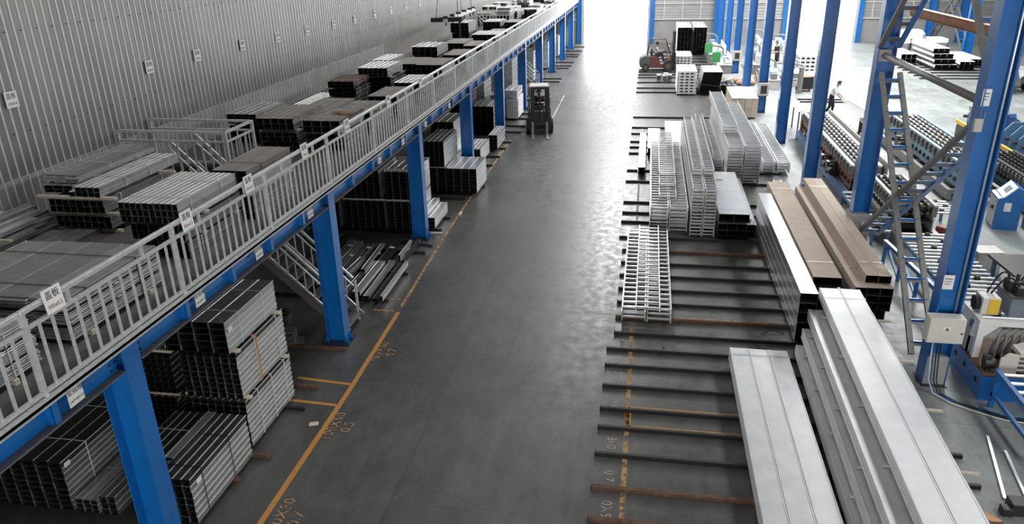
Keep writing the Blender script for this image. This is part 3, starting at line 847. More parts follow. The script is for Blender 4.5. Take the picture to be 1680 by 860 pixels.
# --- mezzanine stock beyond the first stairwell: (label, box, nc, nr, kind, m, topm)
rows = [
 ('dark cover bundle against the wall just past the near stairwell railing', (-10.2, -9.4, 17.0, 18.6, D + 0.50, D + 0.74), 4, 3, 'channel', 'galv_dark', 'galv_dark'),
 ('lower bundle against the wall just past the near stairwell railing', (-10.2, -9.4, 17.05, 18.6, d, D + 0.45), 4, 3, 'channel', 'galv_dark', None),
 ('top bundle of the tall dark stack just past the near stairwell railing', (-9.05, -8.1, 16.3, 18.0, D + 0.52, D + 0.80), 5, 2, 'channel', 'galv_dark', 'dusty_top'),
 ('bottom bundle of the tall dark stack just past the near stairwell railing', (-9.0, -8.05, 16.35, 18.0, d, D + 0.22), 5, 2, 'channel', 'galv_dark', None),
 ('middle bundle of the tall dark stack just past the near stairwell railing', (-9.0, -8.05, 16.3, 18.0, D + 0.25, D + 0.47), 5, 2, 'channel', 'galv_dark', None),
 ('lower bundle of the dusty stack with the orange rag beside the guard rail', (-7.9, -6.98, 16.5, 18.1, d, D + 0.40), 5, 3, 'channel', 'galv_dark', None),
 ('dusty brown bundle under the orange rag beside the guard rail', (-7.93, -7.0, 16.4, 18.0, D + 0.45, D + 0.74), 4, 2, 'channel', 'galv', 'dusty_top'),
 ('low dusty bundle in the second row behind the orange rag', (-8.9, -8.0, 18.4, 20.0, d, D + 0.60), 4, 3, 'channel', 'galv_dark', 'dusty_top'),
 ('low dusty bundle behind the orange rag beside the guard rail', (-7.9, -6.9, 18.3, 19.9, d, D + 0.56), 4, 3, 'channel', 'galv_dark', 'dusty_top'),
 ('low dusty bundle beside the guard rail before the fourth column', (-7.7, -6.85, 20.2, 21.8, d, D + 0.62), 4, 3, 'channel', 'galv_dark', 'dusty_top'),
 ('lower black-ended bundle of the rust-topped stack by the wall', (-9.6, -8.75, 21.9, 23.3, d, D + 0.25), 4, 2, 'channel', 'dark_steel', None),
 ('middle black-ended bundle of the rust-topped stack by the wall', (-9.62, -8.72, 21.95, 23.3, D + 0.28, D + 0.50), 4, 2, 'channel', 'dark_steel', None),
 ('rust-topped bundle on the wall side of the tallest mezzanine stack', (-9.6, -8.75, 21.9, 23.3, D + 0.54, D + 0.74), 4, 2, 'channel', 'dark_steel', 'rusty'),
 ('lowest bundle of the tallest stack in the middle of the mezzanine', (-9.1, -8.15, 23.6, 25.2, d, D + 0.30), 5, 2, 'channel', 'dark_steel', None),
 ('second bundle of the tallest stack in the middle of the mezzanine', (-9.12, -8.12, 23.5, 25.1, D + 0.33, D + 0.60), 5, 2, 'channel', 'dark_steel', None),
 ('pale-sided bundle crowning the tallest stack in the middle of the mezzanine', (-9.15, -8.15, 23.35, 24.95, D + 0.65, D + 0.93), 6, 3, 'channel', 'galv', 'galv'),
 ('low flat cover bundle beside the guard rail before the tallest stack', (-7.55, -6.75, 22.1, 23.7, D + 0.30, D + 0.68), 5, 4, 'channel', 'dark_steel', 'galv'),
 ('low base bundle beside the guard rail before the tallest stack', (-7.5, -6.8, 22.2, 23.7, d, D + 0.28), 5, 2, 'channel', 'dark_steel', None),
 ('pale-sided dusty bundle beside the guard rail past the tallest stack', (-7.8, -6.85, 25.2, 27.0, D + 0.35, D + 0.77), 5, 3, 'channel', 'galv', 'dusty_top'),
 ('base bundle beside the guard rail past the tallest stack', (-7.8, -6.85, 25.3, 27.0, d, D + 0.32), 5, 2, 'channel', 'dark_steel', None),
 ('flat dark cover bundle near the wall past the tallest stack', (-9.75, -9.05, 26.4, 28.1, D + 0.30, D + 0.76), 4, 3, 'channel', 'dark_steel', 'galv'),
 ('base bundle near the wall past the tallest stack', (-9.75, -9.05, 26.5, 28.1, d, D + 0.28), 4, 2, 'channel', 'dark_steel', None),
 ('low dusty bundle in the row middle past the tallest stack', (-8.9, -8.0, 26.2, 28.0, d, D + 0.66), 4, 3, 'channel', 'galv', 'dusty_top'),
 ('low dusty bundle by the rail where the fourth column stands', (-7.6, -6.7, 28.1, 29.9, d, D + 0.72), 4, 3, 'channel', 'galv_dark', 'dusty_top'),
 ('base bundle of the bright-sided stack near the wall', (-9.2, -8.25, 29.7, 31.4, d, D + 0.49), 4, 2, 'channel', 'dark_steel', None),
 ('bright-sided bundle with a step in its top near the wall', (-9.25, -8.2, 29.6, 31.3, D + 0.5, D + 0.84), 4, 2, 'channel', 'galv_bright', 'galv'),
 ('dusty flat bundle by the rail past the bright-sided stack', (-7.5, -6.6, 31.1, 33.0, d, D + 0.70), 4, 3, 'channel', 'galv_dark', 'dusty_top'),
 ('dusty flat bundle in the middle past the bright-sided stack', (-8.6, -7.7, 32.0, 33.9, d, D + 0.70), 4, 3, 'channel', 'galv_dark', 'dusty_top'),
 ('dark bundle with white covers beside the guard rail at half depth', (-7.9, -6.7, 34.4, 36.2, D + 0.35, D + 0.80), 5, 3, 'channel', 'dark_steel', 'galv'),
 ('base bundle beside the guard rail at half depth', (-7.9, -6.7, 34.5, 36.2, d, D + 0.33), 5, 2, 'channel', 'dark_steel', None),
 ('lower black-ended bundle of the stack under the lifting beam', (-9.8, -8.9, 38.3, 40.0, d, D + 0.46), 4, 3, 'channel', 'dark_steel', None),
 ('upper bundle with a bright side in the stack under the lifting beam', (-9.85, -8.9, 38.2, 40.0, D + 0.5, D + 0.98), 4, 3, 'channel', 'galv_bright', 'galv'),
 ('dark-fronted bundle beyond the stack under the lifting beam', (-8.6, -7.65, 40.2, 42.0, d, D + 0.85), 4, 4, 'channel', 'dark_steel', 'galv'),
 ('dark-fronted bundle at the rail beyond the stack under the lifting beam', (-7.5, -6.6, 40.4, 42.2, d, D + 0.80), 5, 4, 'channel', 'dark_steel', 'dusty_top'),
 ('flat bundle by the rail between two dark-fronted bundles', (-7.8, -6.7, 37.2, 39.0, d, D + 0.62), 5, 3, 'channel', 'dark_steel', 'dusty_top'),
]
for lab, box, nc, nr, kind, m, topm in rows:
    bundle(lab, box, nc, nr, kind, m, topm=topm, straps=(0.25, 0.75) if box[2] < 30 else (), group=None)
for (lab, x0, x1, y, z) in [('timber bearer under the top bundle of the tall dark stack past the near stairwell', -9.1, -8.02, 16.5, D + 0.472),
                       ('timber bearer under the dusty brown bundle with the orange rag', -7.98, -6.95, 16.6, D + 0.403),
                       ('timber bearer under the bundle crowning the tallest mezzanine stack', -9.2, -8.1, 23.6, D + 0.602),
                       ('rear timber bearer under the bundle crowning the tallest mezzanine stack', -9.2, -8.1, 24.7, D + 0.602)]:
    bearer(lab, x0, x1, y, z)
# orange rag
rg = MB(); rr = random.Random(3); pts = []
nx, ny = 14, 5
for i in range(nx):
    for j in range(ny):
        pts.append((i * 0.045 + rr.uniform(-0.01, 0.01), (j - 2) * 0.035 + 0.05 * math.sin(i * 0.7), 0.012 + 0.022 * abs(math.sin(i * 1.9 + j * 1.3)) ))
rg.add(pts, [(i * ny + j, (i + 1) * ny + j, (i + 1) * ny + j + 1, i * ny + j + 1) for i in range(nx - 1) for j in range(ny - 1)])
o = obj('rag', rg, 'orange_paint', None, (-7.5, 17.25, D + 0.742), (0, 0, -0.25)); tag(o, 'crumpled orange rag on a dusty bundle beside the guard rail', 'rag')
so = o.modifiers.new('thick', 'SOLIDIFY'); so.thickness = 0.006
# black motor-like lump and timbers by the wall
o = obj('sack', MB().cbox(-0.22, 0.22, -0.3, 0.3, 0, 0.30, 0.1).cbox(-0.12, 0.25, -0.1, 0.4, 0.28, 0.40, 0.05), 'rubber', None, (-9.95, 19.5, d)); tag(o, 'black rubber-covered lump on the deck near the wall', 'sack')
for c in range(5):
    loose('long thin steel length lying on the deck along the wall past the black lump', -10.55 + 0.13 * c, 20.0, d, 3.6, 0.11, 0.10, m='galv', group='thin lengths along the wall past the black lump')

# far end of the mezzanine: many small dark and bright bundles
rnd = random.Random(21)
k = 0
yy = 45.9
spot = ['by the wall', 'in the middle row', 'by the guard rail']
while yy < 67:
    for c, xx in enumerate((-10.2, -8.9, -7.6)):
        if rnd.random() < 0.12: continue
        w = rnd.uniform(0.6, 1.0); hh = rnd.uniform(0.35, 1.15)
        bundle('small far bundle on the mezzanine %s, %s row past the far stairwell' % (spot[c], ORD[int((yy - 45.9) / 1.75)]), (xx, xx + w, yy, yy + 1.55, d, D + hh), 2, 3, 'channel',
               rnd.choice(['dark_steel', 'dark_steel', 'black_steel', 'galv_bright']), topm=rnd.choice(['galv_bright', 'galv_bright', 'galv']), straps=(), group='small bundles at the far end of the mezzanine')
    yy += 1.75

# ------------------------------------------------------------------ under the mezzanine
F = 0.11          # top of the floor bars
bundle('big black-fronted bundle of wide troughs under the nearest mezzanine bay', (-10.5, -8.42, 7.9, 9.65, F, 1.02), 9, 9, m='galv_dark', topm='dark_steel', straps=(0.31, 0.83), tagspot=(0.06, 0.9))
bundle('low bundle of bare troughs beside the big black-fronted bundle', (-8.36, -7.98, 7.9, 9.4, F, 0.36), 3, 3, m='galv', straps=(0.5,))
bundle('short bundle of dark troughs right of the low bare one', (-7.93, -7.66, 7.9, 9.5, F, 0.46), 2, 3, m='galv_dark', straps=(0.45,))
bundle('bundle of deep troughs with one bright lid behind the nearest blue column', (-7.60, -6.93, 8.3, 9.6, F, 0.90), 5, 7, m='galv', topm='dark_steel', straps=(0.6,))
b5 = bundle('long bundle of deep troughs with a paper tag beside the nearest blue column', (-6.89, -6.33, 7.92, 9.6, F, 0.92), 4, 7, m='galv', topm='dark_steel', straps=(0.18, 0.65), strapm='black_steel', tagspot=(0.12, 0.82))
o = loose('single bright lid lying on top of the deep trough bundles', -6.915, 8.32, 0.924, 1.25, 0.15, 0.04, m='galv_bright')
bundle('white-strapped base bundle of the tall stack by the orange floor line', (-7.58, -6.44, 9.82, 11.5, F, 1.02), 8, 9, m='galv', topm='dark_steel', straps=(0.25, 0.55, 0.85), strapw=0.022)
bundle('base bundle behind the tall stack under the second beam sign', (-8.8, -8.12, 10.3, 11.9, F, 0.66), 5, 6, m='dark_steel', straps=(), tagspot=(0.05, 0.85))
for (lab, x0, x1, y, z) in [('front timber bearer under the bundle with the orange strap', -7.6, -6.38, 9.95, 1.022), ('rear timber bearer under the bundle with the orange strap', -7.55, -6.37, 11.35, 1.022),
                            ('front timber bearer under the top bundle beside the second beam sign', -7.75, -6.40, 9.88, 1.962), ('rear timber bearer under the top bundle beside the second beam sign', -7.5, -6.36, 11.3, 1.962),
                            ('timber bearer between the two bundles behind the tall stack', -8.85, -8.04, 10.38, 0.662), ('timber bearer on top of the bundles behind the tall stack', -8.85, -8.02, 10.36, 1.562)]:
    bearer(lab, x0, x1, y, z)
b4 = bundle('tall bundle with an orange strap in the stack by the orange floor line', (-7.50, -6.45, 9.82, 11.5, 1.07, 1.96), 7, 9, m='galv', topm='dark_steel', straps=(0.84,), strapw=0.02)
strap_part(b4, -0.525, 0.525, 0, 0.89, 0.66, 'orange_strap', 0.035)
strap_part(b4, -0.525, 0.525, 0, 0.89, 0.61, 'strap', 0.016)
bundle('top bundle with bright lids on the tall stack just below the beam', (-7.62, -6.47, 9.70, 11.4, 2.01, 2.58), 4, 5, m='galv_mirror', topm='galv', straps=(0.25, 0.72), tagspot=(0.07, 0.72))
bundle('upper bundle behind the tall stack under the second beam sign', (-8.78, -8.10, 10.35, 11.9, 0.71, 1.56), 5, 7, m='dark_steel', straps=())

# third bay: wide troughs nested, two stacks of two behind the third column
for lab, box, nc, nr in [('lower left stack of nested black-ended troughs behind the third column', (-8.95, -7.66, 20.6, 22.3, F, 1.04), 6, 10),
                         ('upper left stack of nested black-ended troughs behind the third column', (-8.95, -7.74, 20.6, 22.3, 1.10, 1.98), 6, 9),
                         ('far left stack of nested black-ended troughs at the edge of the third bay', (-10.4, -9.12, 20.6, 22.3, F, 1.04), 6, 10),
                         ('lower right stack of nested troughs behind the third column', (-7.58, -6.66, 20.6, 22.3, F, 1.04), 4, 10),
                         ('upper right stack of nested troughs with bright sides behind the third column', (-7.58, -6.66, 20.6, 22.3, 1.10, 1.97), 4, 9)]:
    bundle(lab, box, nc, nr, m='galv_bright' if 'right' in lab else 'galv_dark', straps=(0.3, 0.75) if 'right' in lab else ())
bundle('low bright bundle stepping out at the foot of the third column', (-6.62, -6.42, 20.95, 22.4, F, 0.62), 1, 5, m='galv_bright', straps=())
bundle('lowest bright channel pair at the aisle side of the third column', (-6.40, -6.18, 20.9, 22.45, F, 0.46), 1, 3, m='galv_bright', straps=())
for (lab, x0, x1, y, z) in [('long timber bearer between the left trough stacks of the third bay', -9.0, -7.62, 20.68, 1.042), ('long timber bearer between the right trough stacks of the third bay', -7.60, -6.6, 20.68, 1.042),
                            ('front timber bearer on top of the right trough stack in the third bay', -7.6, -6.62, 20.72, 1.972), ('rear timber bearer on top of the right trough stack in the third bay', -7.6, -6.6, 22.1, 1.972),
                            ('timber offcut on the floor by the low bright channels', -6.35, -5.95, 20.75, 0.0)]:
    bearer(lab, x0, x1, y, z)
o = bearer('small loose timber block standing on the aisle floor past the third column', -5.85, -5.78, 22.6, 0.0, 0.05, 0.3)

# fourth bay
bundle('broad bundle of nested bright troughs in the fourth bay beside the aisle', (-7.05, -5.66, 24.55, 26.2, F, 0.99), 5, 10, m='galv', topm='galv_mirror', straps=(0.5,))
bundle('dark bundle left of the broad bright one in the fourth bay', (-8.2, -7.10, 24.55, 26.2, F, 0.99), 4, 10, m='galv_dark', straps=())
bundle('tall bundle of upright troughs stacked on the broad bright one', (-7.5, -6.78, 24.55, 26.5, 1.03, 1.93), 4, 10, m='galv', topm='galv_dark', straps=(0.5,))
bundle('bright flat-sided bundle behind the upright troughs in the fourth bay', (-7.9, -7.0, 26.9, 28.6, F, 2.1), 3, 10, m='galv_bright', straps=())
bearer('timber bearer under the tall upright troughs', -7.55, -6.7, 24.62, 0.992, 0.036); bearer('rear timber bearer under the tall upright troughs', -7.55, -6.72, 26.0, 0.992, 0.036)
# fifth bay and beyond
far = [
 ('slanting pile of bright channels beside the fourth column', (-6.95, -6.35, 28.4, 30.2, F, 0.70), 4, 5, 'galv_bright'),
 ('small black-ended bundle with a blue-lit side in the fifth bay', (-6.5, -6.12, 30.75, 32.6, F, 0.72), 2, 4, 'galv'),
 ('stack of dark long troughs in the fifth bay', (-7.8, -6.85, 33.7, 35.4, F, 1.35), 3, 7, 'galv_dark'),
 ('black bundle behind the stack of dark long troughs', (-8.9, -8.0, 33.7, 35.4, F, 1.8), 3, 6, 'dark_steel'),
 ('stack of pale flat channels under the sixth bay beside the parked forklift', (-6.85, -6.25, 37.0, 38.6, F, 1.10), 2, 10, 'galv_bright'),
 ('stack of pale channels left of the one beside the parked forklift', (-7.7, -6.95, 37.1, 38.8, F, 1.25), 3, 10, 'galv_bright'),
 ('grey sheet bundle lying on the pale channels beside the parked forklift', (-6.95, -6.3, 37.0, 38.7, 1.12, 1.50), 2, 2, 'galv'),
 ('white bundle deep under the mezzanine beyond the fifth column', (-9.0, -8.0, 37.2, 39.0, F, 2.2), 3, 8, 'galv_bright'),
 ('tall white bundle deep under the mezzanine beyond the sixth column', (-8.7, -7.4, 42.0, 43.8, F, 2.3), 3, 8, 'galv_bright'),
 ('white layered bundle past the far stair', (-8.3, -7.1, 48.2, 50.0, F, 2.0), 3, 9, 'galv_bright'),
 ('white layered bundle under the seventh bay', (-8.0, -6.9, 54.0, 55.8, F, 1.9), 3, 9, 'galv_bright'),
 ('white layered bundle under the last mezzanine bays', (-8.0, -6.9, 60.2, 62.0, F, 1.6), 3, 7, 'galv_bright'),
]
for lab, box, nc, nr, m in far:
    bundle(lab, box, nc, nr, 'cover' if ('white' in lab or 'pale' in lab) else 'channel', m=m, straps=())

# loose long covers on the floor between the second and the third column
rnd = random.Random(8)
fl = [(-8.85, 16.9, 3.0, 0.24, 0.02, 'galv_dark'), (-8.55, 16.5, 3.3, 0.22, 0.03, 'dark_steel'), (-8.25, 16.9, 2.6, 0.2, 0.02, 'galv_dark'), (-7.98, 16.3, 3.1, 0.18, 0.02, 'galv'), (-7.72, 16.2, 3.0, 0.20, 0.02, 'galv_dark'),
      (-7.40, 16.0, 3.3, 0.2, 0.03, 'galv_dark'), (-7.14, 15.9, 2.1, 0.2, 0.0, 'galv'), (-6.86, 16.0, 3.4, 0.26, 0.02, 'dark_steel'), (-6.56, 15.8, 2.3, 0.16, 0.03, 'galv_dark')]
for i, (x, y, L, w, rz, m) in enumerate(fl):
    loose('long steel cover lying flat in the spread behind the near stair', x, y, F, L, w, 0.09, rz, m, group='long covers spread on the floor behind the near stair')
for i, (x, y, z, L, w, h, rz, m, lab) in enumerate([
    (-6.78, 15.75, F + 0.092, 2.0, 0.20, 0.12, 0.02, 'galv_bright', 'bright box channel raised on the spread of covers by the near stair'),
    (-6.28, 15.65, F, 2.3, 0.13, 0.10, 0.02, 'black_steel', 'black channel with a bright edge at the aisle side of the near stair spread'),
    (-6.13, 15.70, F, 2.25, 0.07, 0.15, 0.02, 'galv_bright', 'thin bright upright strip at the aisle edge of the near stair spread'),
    (-6.30, 18.0, F, 1.7, 0.10, 0.12, 0.02, 'black_steel', 'black strip at the third column end of the near stair spread'),
    (-6.47, 18.2, F, 1.2, 0.06, 0.20, 0.02, 'galv_bright', 'bright upright strip at the third column end of the near stair spread'),
    (-7.15, 17.2, F + 0.092, 1.9, 0.12, 0.08, 0.05, 'galv_bright', 'bright slanted channel lying across the middle of the near stair spread'),
    (-7.55, 17.0, F + 0.092, 1.1, 0.14, 0.05, -0.04, 'galv', 'short grey lid lying on the near stair spread')]):
    loose(lab, x, y, z, L, w, h, rz, m)
for i, (x, y) in enumerate([(-6.95, 19.0), (-7.3, 19.1), (-7.6, 18.9), (-7.2, 18.5), (-7.9, 18.3), (-8.2, 19.0)]):
    o = obj('paper_tag', MB().box(-0.08, 0.08, -0.05, 0.05, 0, 0.002), 'paper', None, (x, y, F + 0.092), (0, 0, rnd.uniform(-0.6, 0.6)))
    tag(o, 'white paper tag lying on the covers behind the near stair', 'tag', 'paper tags on the floor covers')

# little welded step frame and tyre-like coil under the stair
t = thing('step_stool', 'small welded steel step stool standing behind the second mezzanine column', 'stool', (-7.55, 13.5, 0), 0.35)
obj('top_plate', MB().box(-0.20, 0.20, -0.15, 0.15, 0.36, 0.38), 'grey_steel', t)
obj('lower_plate', MB().box(-0.02, 0.36, -0.15, 0.15, 0.10, 0.12), 'grey_steel', t)
for a, b_ in ((-0.19, -0.14), (0.19, -0.14), (0.19, 0.14), (-0.19, 0.14)):
    obj('leg', MB().bar((a, b_, 0), (a, b_, 0.36), 0.025, 0.025), 'grey_steel', t)
obj('brace', MB().bar((-0.19, -0.14, 0.05), (0.19, -0.14, 0.33), 0.02, 0.02), 'grey_steel', t)
t = thing('wire_coil', 'dark coil of wire lying under the near stair', 'coil', (-8.3, 14.5, 0.0))
cm = MB()
for j in range(7):
    rr_ = 0.34 - 0.02 * (j % 3); cm.tube([(rr_ * math.cos(a * math.pi / 9), rr_ * math.sin(a * math.pi / 9), 0.03 + 0.03 * j) for a in range(19)], 0.012, 6)
obj('winding', cm, 'dark_steel', t)
# dark rags at the foot of the third column
t = obj('rag', MB().tube([(-0.5, 0.1, 0.03), (-0.3, -0.02, 0.05), (-0.1, 0.05, 0.03), (0.1, -0.05, 0.05), (0.3, 0.0, 0.03), (0.5, -0.1, 0.03)], 0.035, 6).tube([(-0.45, 0.2, 0.03), (-0.2, 0.1, 0.06), (0.0, -0.1, 0.03), (0.1, -0.2, 0.03)], 0.03, 6), 'rubber', None, (-6.45, 19.75, 0), smooth=True)
tag(t, 'crumpled dark webbing on the floor at the foot of the third column', 'webbing')
o = obj('litter_scrap', MB().cbox(-0.09, 0.09, -0.05, 0.05, 0, 0.03, 0.02), 'cardboard', None, (-5.75, 10.75, 0.001), (0, 0, 0.4)); tag(o, 'small crushed orange and white wrapper on the floor left of the orange line', 'litter')

# ------------------------------------------------------------------ floor bars
def floor_bar(label, x0, x1, y, h=0.075, w=0.07, m='black_steel', group=None, dy=0.0):
    L = x1 - x0
    t = thing('floor_bar', label, 'bar', (x0, y, 0.004), math.atan2(dy, L), group)
    obj('tube', MB().cbox(0, L, -w / 2, w / 2, 0.0, h, 0.008), m, t)
    obj('end_plate', MB().box(-0.012, 0.0, -w / 2 - 0.012, w / 2 + 0.012, -0.002, h + 0.012), 'dark_steel', t)
    return t
ys = [8.97, 9.70, 10.57, 11.35, 11.95, 12.75, 13.54, 14.23, 14.96, 15.75, 16.55, 17.35, 18.2, 19.05, 19.95, 21.0, 22.36, 23.24, 24.33, 26.77, 28.24, 30.85, 31.89, 32.88, 34.41, 35.68, 38.03]
for i, y in enumerate(ys):
    near = i < 8
    x0 = -0.57 if (near or i > 14) else -0.45
    floor_bar('black steel floor bar right of the aisle, %s of the long row from the front' % ORD[i] if i else 'rust-streaked floor bar nearest the camera, right of the aisle', x0, 5.1 if i > 3 else 5.46, y, m='rusty' if i in (0, 1, 9, 14) else 'black_steel', group='floor bars right of the aisle', dy=0.0)
for i, y in enumerate([45.09, 46.54, 48.55, 50.46, 51.6, 52.9, 53.9, 56.2, 57.8, 59.5, 61.0, 63.2]):
    floor_bar('black floor bar of the far row around the driven forklift, %s from the front' % ORD[i], -0.56 if i < 7 else 0.1, 4.6, y, group='floor bars under the far stock')
for i, (x0, x1, y) in enumerate([(-8.4, -6.05, 9.70), (-8.4, -6.28, 9.05), (-8.6, -6.16, 11.9), (-8.6, -6.10, 11.15), (-9.0, -6.17, 13.45), (-9.2, -6.05, 15.95), (-9.2, -6.05, 17.6), (-9.2, -6.0, 19.1), (-9.3, -6.02, 21.0), (-9.2, -6.02, 22.1), (-9.2, -6.0, 24.1),
                                 (-8.8, -5.6, 25.6), (-9.0, -6.4, 27.2), (-9.0, -5.9, 28.45), (-9.0, -5.85, 29.8), (-9.0, -5.85, 31.2), (-9.0, -5.8, 32.3), (-9.2, -5.7, 34.3), (-9.2, -5.7, 35.6), (-9.2, -5.6, 37.3), (-9.2, -5.6, 38.5),
                                 (-9.2, -5.6, 42.3), (-9.2, -5.6, 43.5), (-9.2, -5.5, 48.6), (-9.2, -5.5, 49.8), (-9.2, -5.5, 54.4), (-9.2, -5.4, 55.6), (-9.2, -5.4, 57.4), (-9.2, -5.4, 60.6), (-9.2, -5.4, 61.8), (-9.2, -5.4, 64.0), (-9.2, -5.4, 66.8)]):
    floor_bar('dark floor bar under the mezzanine stock, %s from the front' % ORD[i] if i else 'rusty floor bar stub poking out beside the tall stack', x0, x1, y, m='rusty' if i in (0, 1, 2, 4) else 'black_steel', group='floor bars under the mezzanine')

# ------------------------------------------------------------------ cable ladders
_lad = {}
def ladder_proto(w, L, h, sp=0.26):
    key = (w, L, h)
    if key in _lad: return _lad[key]
    hw = w / 2 - 0.006
    c = 0.022; tk = 0.004
    prof = [(0, 0), (-c, 0), (-c, tk), (-tk, tk), (-tk, h - tk), (-c, h - tk), (-c, h), (0, h)]
    mr = setmats(MB().prism([(hw + p[0], p[1]) for p in prof], 0, L).mesh('side_rail'), 'ladder_galv')
    ml = setmats(MB().prism([(-hw - p[0], p[1]) for p in prof], 0, L).mesh('side_rail'), 'ladder_galv')
    mg = setmats(MB().box(-hw + tk, hw - tk, -0.016, 0.016, h * 0.30, h * 0.62).mesh('rung'), 'galv_bright')  # rungs darker than the rails, painting in shade inside the stacks
    _lad[key] = (ml, mr, mg, max(2, int(L / sp)))
    return _lad[key]
def ladder(label, x, y, z, w, L, h, group, rz=0.0, sp=0.26):
    ml, mr, mg, n = ladder_proto(w, L, h, sp)
    t = thing('cable_ladder', label, 'cable ladder', (x, y, z), rz, group)
    link('side_rail', ml, t); link('side_rail', mr, t)
    for i in range(n):
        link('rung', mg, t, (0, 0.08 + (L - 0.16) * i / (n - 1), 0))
    return t
def ladder_stack(what, xs, y, z0, w, L, h, n, colnames, jit=0.03, seed=1):
    r = random.Random(seed)
    for c, x in enumerate(xs):
        for k in range(n if isinstance(n, int) else n[c]):
            ladder('%s cable ladder from the floor, %s of %s' % (ORD[k], colnames[c], what), x + r.uniform(-0.006, 0.006), y + r.uniform(-jit, jit), z0 + k * h, w, L, h - 0.003, 'cable ladders in %s' % what)
ladder_stack('the lone low ladder stack', (-0.05, 0.52), 15.5, F - 0.025, 0.555, 5.25, 0.12, 3, ('left column', 'right column'), seed=2)
ladder('bright cable ladder lying on top of the lone low ladder stack', 0.26, 15.3, F - 0.025 + 0.36, 0.56, 5.35, 0.12, None)
A = 'the broad ladder stack'
ladder_stack(A, (0.55, 1.115), 21.5, F - 0.025, 0.55, 8.3, 0.11, 7, ('left column', 'right column'), seed=3, jit=0.06)
for k in range(3):
    ladder('narrow ladder lying on the broad ladder stack, %s of its pile from below' % ORD[k], 0.80, 22.3 + 0.9 * k, F - 0.025 + 0.77 + 0.11 * k, 0.54, 6.0, 0.108, 'ladders piled on the broad stack')
B = 'the tall narrow ladder stack'
ladder_stack(B, (1.62, 1.98), 21.2, F - 0.025, 0.35, 9.2, 0.103, 14, ('left column', 'right column'), seed=4, jit=0.05)
for k in range(2):
    for c in (0, 1):
        ladder('short narrow ladder crowning the tall narrow stack, %s row, %s' % (('lower', 'upper')[k], ('left', 'right')[c]), 1.66 + 0.33 * c, 22.6, F - 0.025 + 14 * 0.103 + 0.004 + 0.102 * k, 0.32, 7.6, 0.1, 'short ladders on the tall narrow stack')
C_ = 'the large rear ladder stack'
ladder_stack(C_, (3.20, 3.79), 26.6, F - 0.025, 0.565, 8.4, 0.108, 13, ('left column', 'right column'), seed=5, jit=0.05)
for k in range(3):
    ladder('ladder crowning the large rear stack, %s from below' % ORD[k], 3.12, 28.4, F - 0.02 + 13 * 0.108 + 0.108 * k, 0.55, 7.2, 0.106, 'ladders on the large rear stack')
D_ = 'the low stack beside the blue columns'
ladder_stack(D_, (4.62, 5.15), 28.2, F - 0.025, 0.46, 6.8, 0.11, 4, ('left column', 'right column'), seed=6)
ladder_stack('the stack right of the white slabs', (2.39, 2.735), 27.6, F - 0.025, 0.34, 7.2, 0.108, (8, 6), ('left column', 'right column'), seed=7)

# ------------------------------------------------------------------ box trunking by the ladders, white slabs
bundle('lower bundle of open box trunking right of the tall ladder stack', (2.24, 3.32, 21.2, 26.0, F - 0.02, 0.50), 4, 2, m='galv_mirror', topm='galv_bright', straps=(0.2,), name='trunking_bundle')  # paler top layer paints in the bright doorway reflection
bundle('upper pair of mirror-bright box trunking on the trunking bundle', (2.24, 3.10, 21.15, 25.6, 0.56, 0.82), 2, 1, m='galv_bright', straps=(0.08, 0.5), name='trunking_bundle')
bearer('front timber bearer under the mirror-bright trunking pair', 2.22, 3.2, 21.5, 0.502, 0.054); bearer('rear timber bearer under the mirror-bright trunking pair', 2.22, 3.2, 25.0, 0.502, 0.054)
bearer('thin timber lath across the middle of the mirror-bright trunking pair', 2.1, 2.62, 24.6, 0.823, 0.025, 0.05)
bundle('narrow white slab bundle at the aisle end of the floor bars', (-0.17, 0.10, 27.6, 33.2, F - 0.02, 0.36), 1, 3, m='galv_bright', straps=())
bundle('grey slab bundle second from the aisle end of the floor bars', (0.17, 0.70, 30.4, 34.0, F - 0.02, 0.40), 5, 2, m='galv_bright', straps=(0.75,))
bundle('wide dazzling white slab bundle behind the broad ladder stack', (0.92, 2.10, 30.6, 35.4, F - 0.02, 0.45), 6, 2, m='galv_bright', straps=())
t = bundle('square bundle of tan cartons under a white sheet behind the large rear ladder stack', (4.18, 5.40, 38.1, 41.4, F - 0.02, 1.01), 4, 2, kind='carton', m='cardboard', straps=(), name='carton_bundle')
obj('white_sheet', MB().cbox(-0.62, 0.62, -0.01, 3.31, 0.921, 0.935, 0.004), 'white_paint', t)

# ------------------------------------------------------------------ the long stock at right
bundle('long low bundle of three rows of silver covers in the right foreground', (1.92, 3.05, 8.0, 14.0, F - 0.025, 0.38), 3, 9, 'cover', 'cover_silver', straps=(0.955,), jit=0.012, name='cover_bundle', strapw=0.02, strapm='galv')
P = 'the long silver stack'
for nm_, x0, x1, y1, z0, z1, nr in (('lowest', 3.30, 4.86, 14.35, 0.09, 0.33, 6), ('second', 3.43, 4.86, 14.6, 0.37, 0.61, 6), ('third', 3.56, 4.84, 14.9, 0.65, 0.90, 6)):
    bundle('%s bundle of silver covers in the long stepped stack of the right foreground' % nm_, (x0 - 0.15, x1 - 0.15, 7.6, y1, z0, z1), 3, nr, 'cover', 'cover_silver', straps=(), jit=0.03, name='cover_bundle', rz=-0.0192)
bundle('topmost bundle of two wide silver covers in the long silver stack', (3.69, 4.51, 7.6, 15.45, 0.94, 1.17), 2, 7, 'cover', 'cover_silver', straps=(0.94,), jit=0.012, rz=-0.0192, name='cover_bundle', strapm='galv', strapw=0.02)
nm = ['front', 'second', 'third', 'fourth', 'rear']
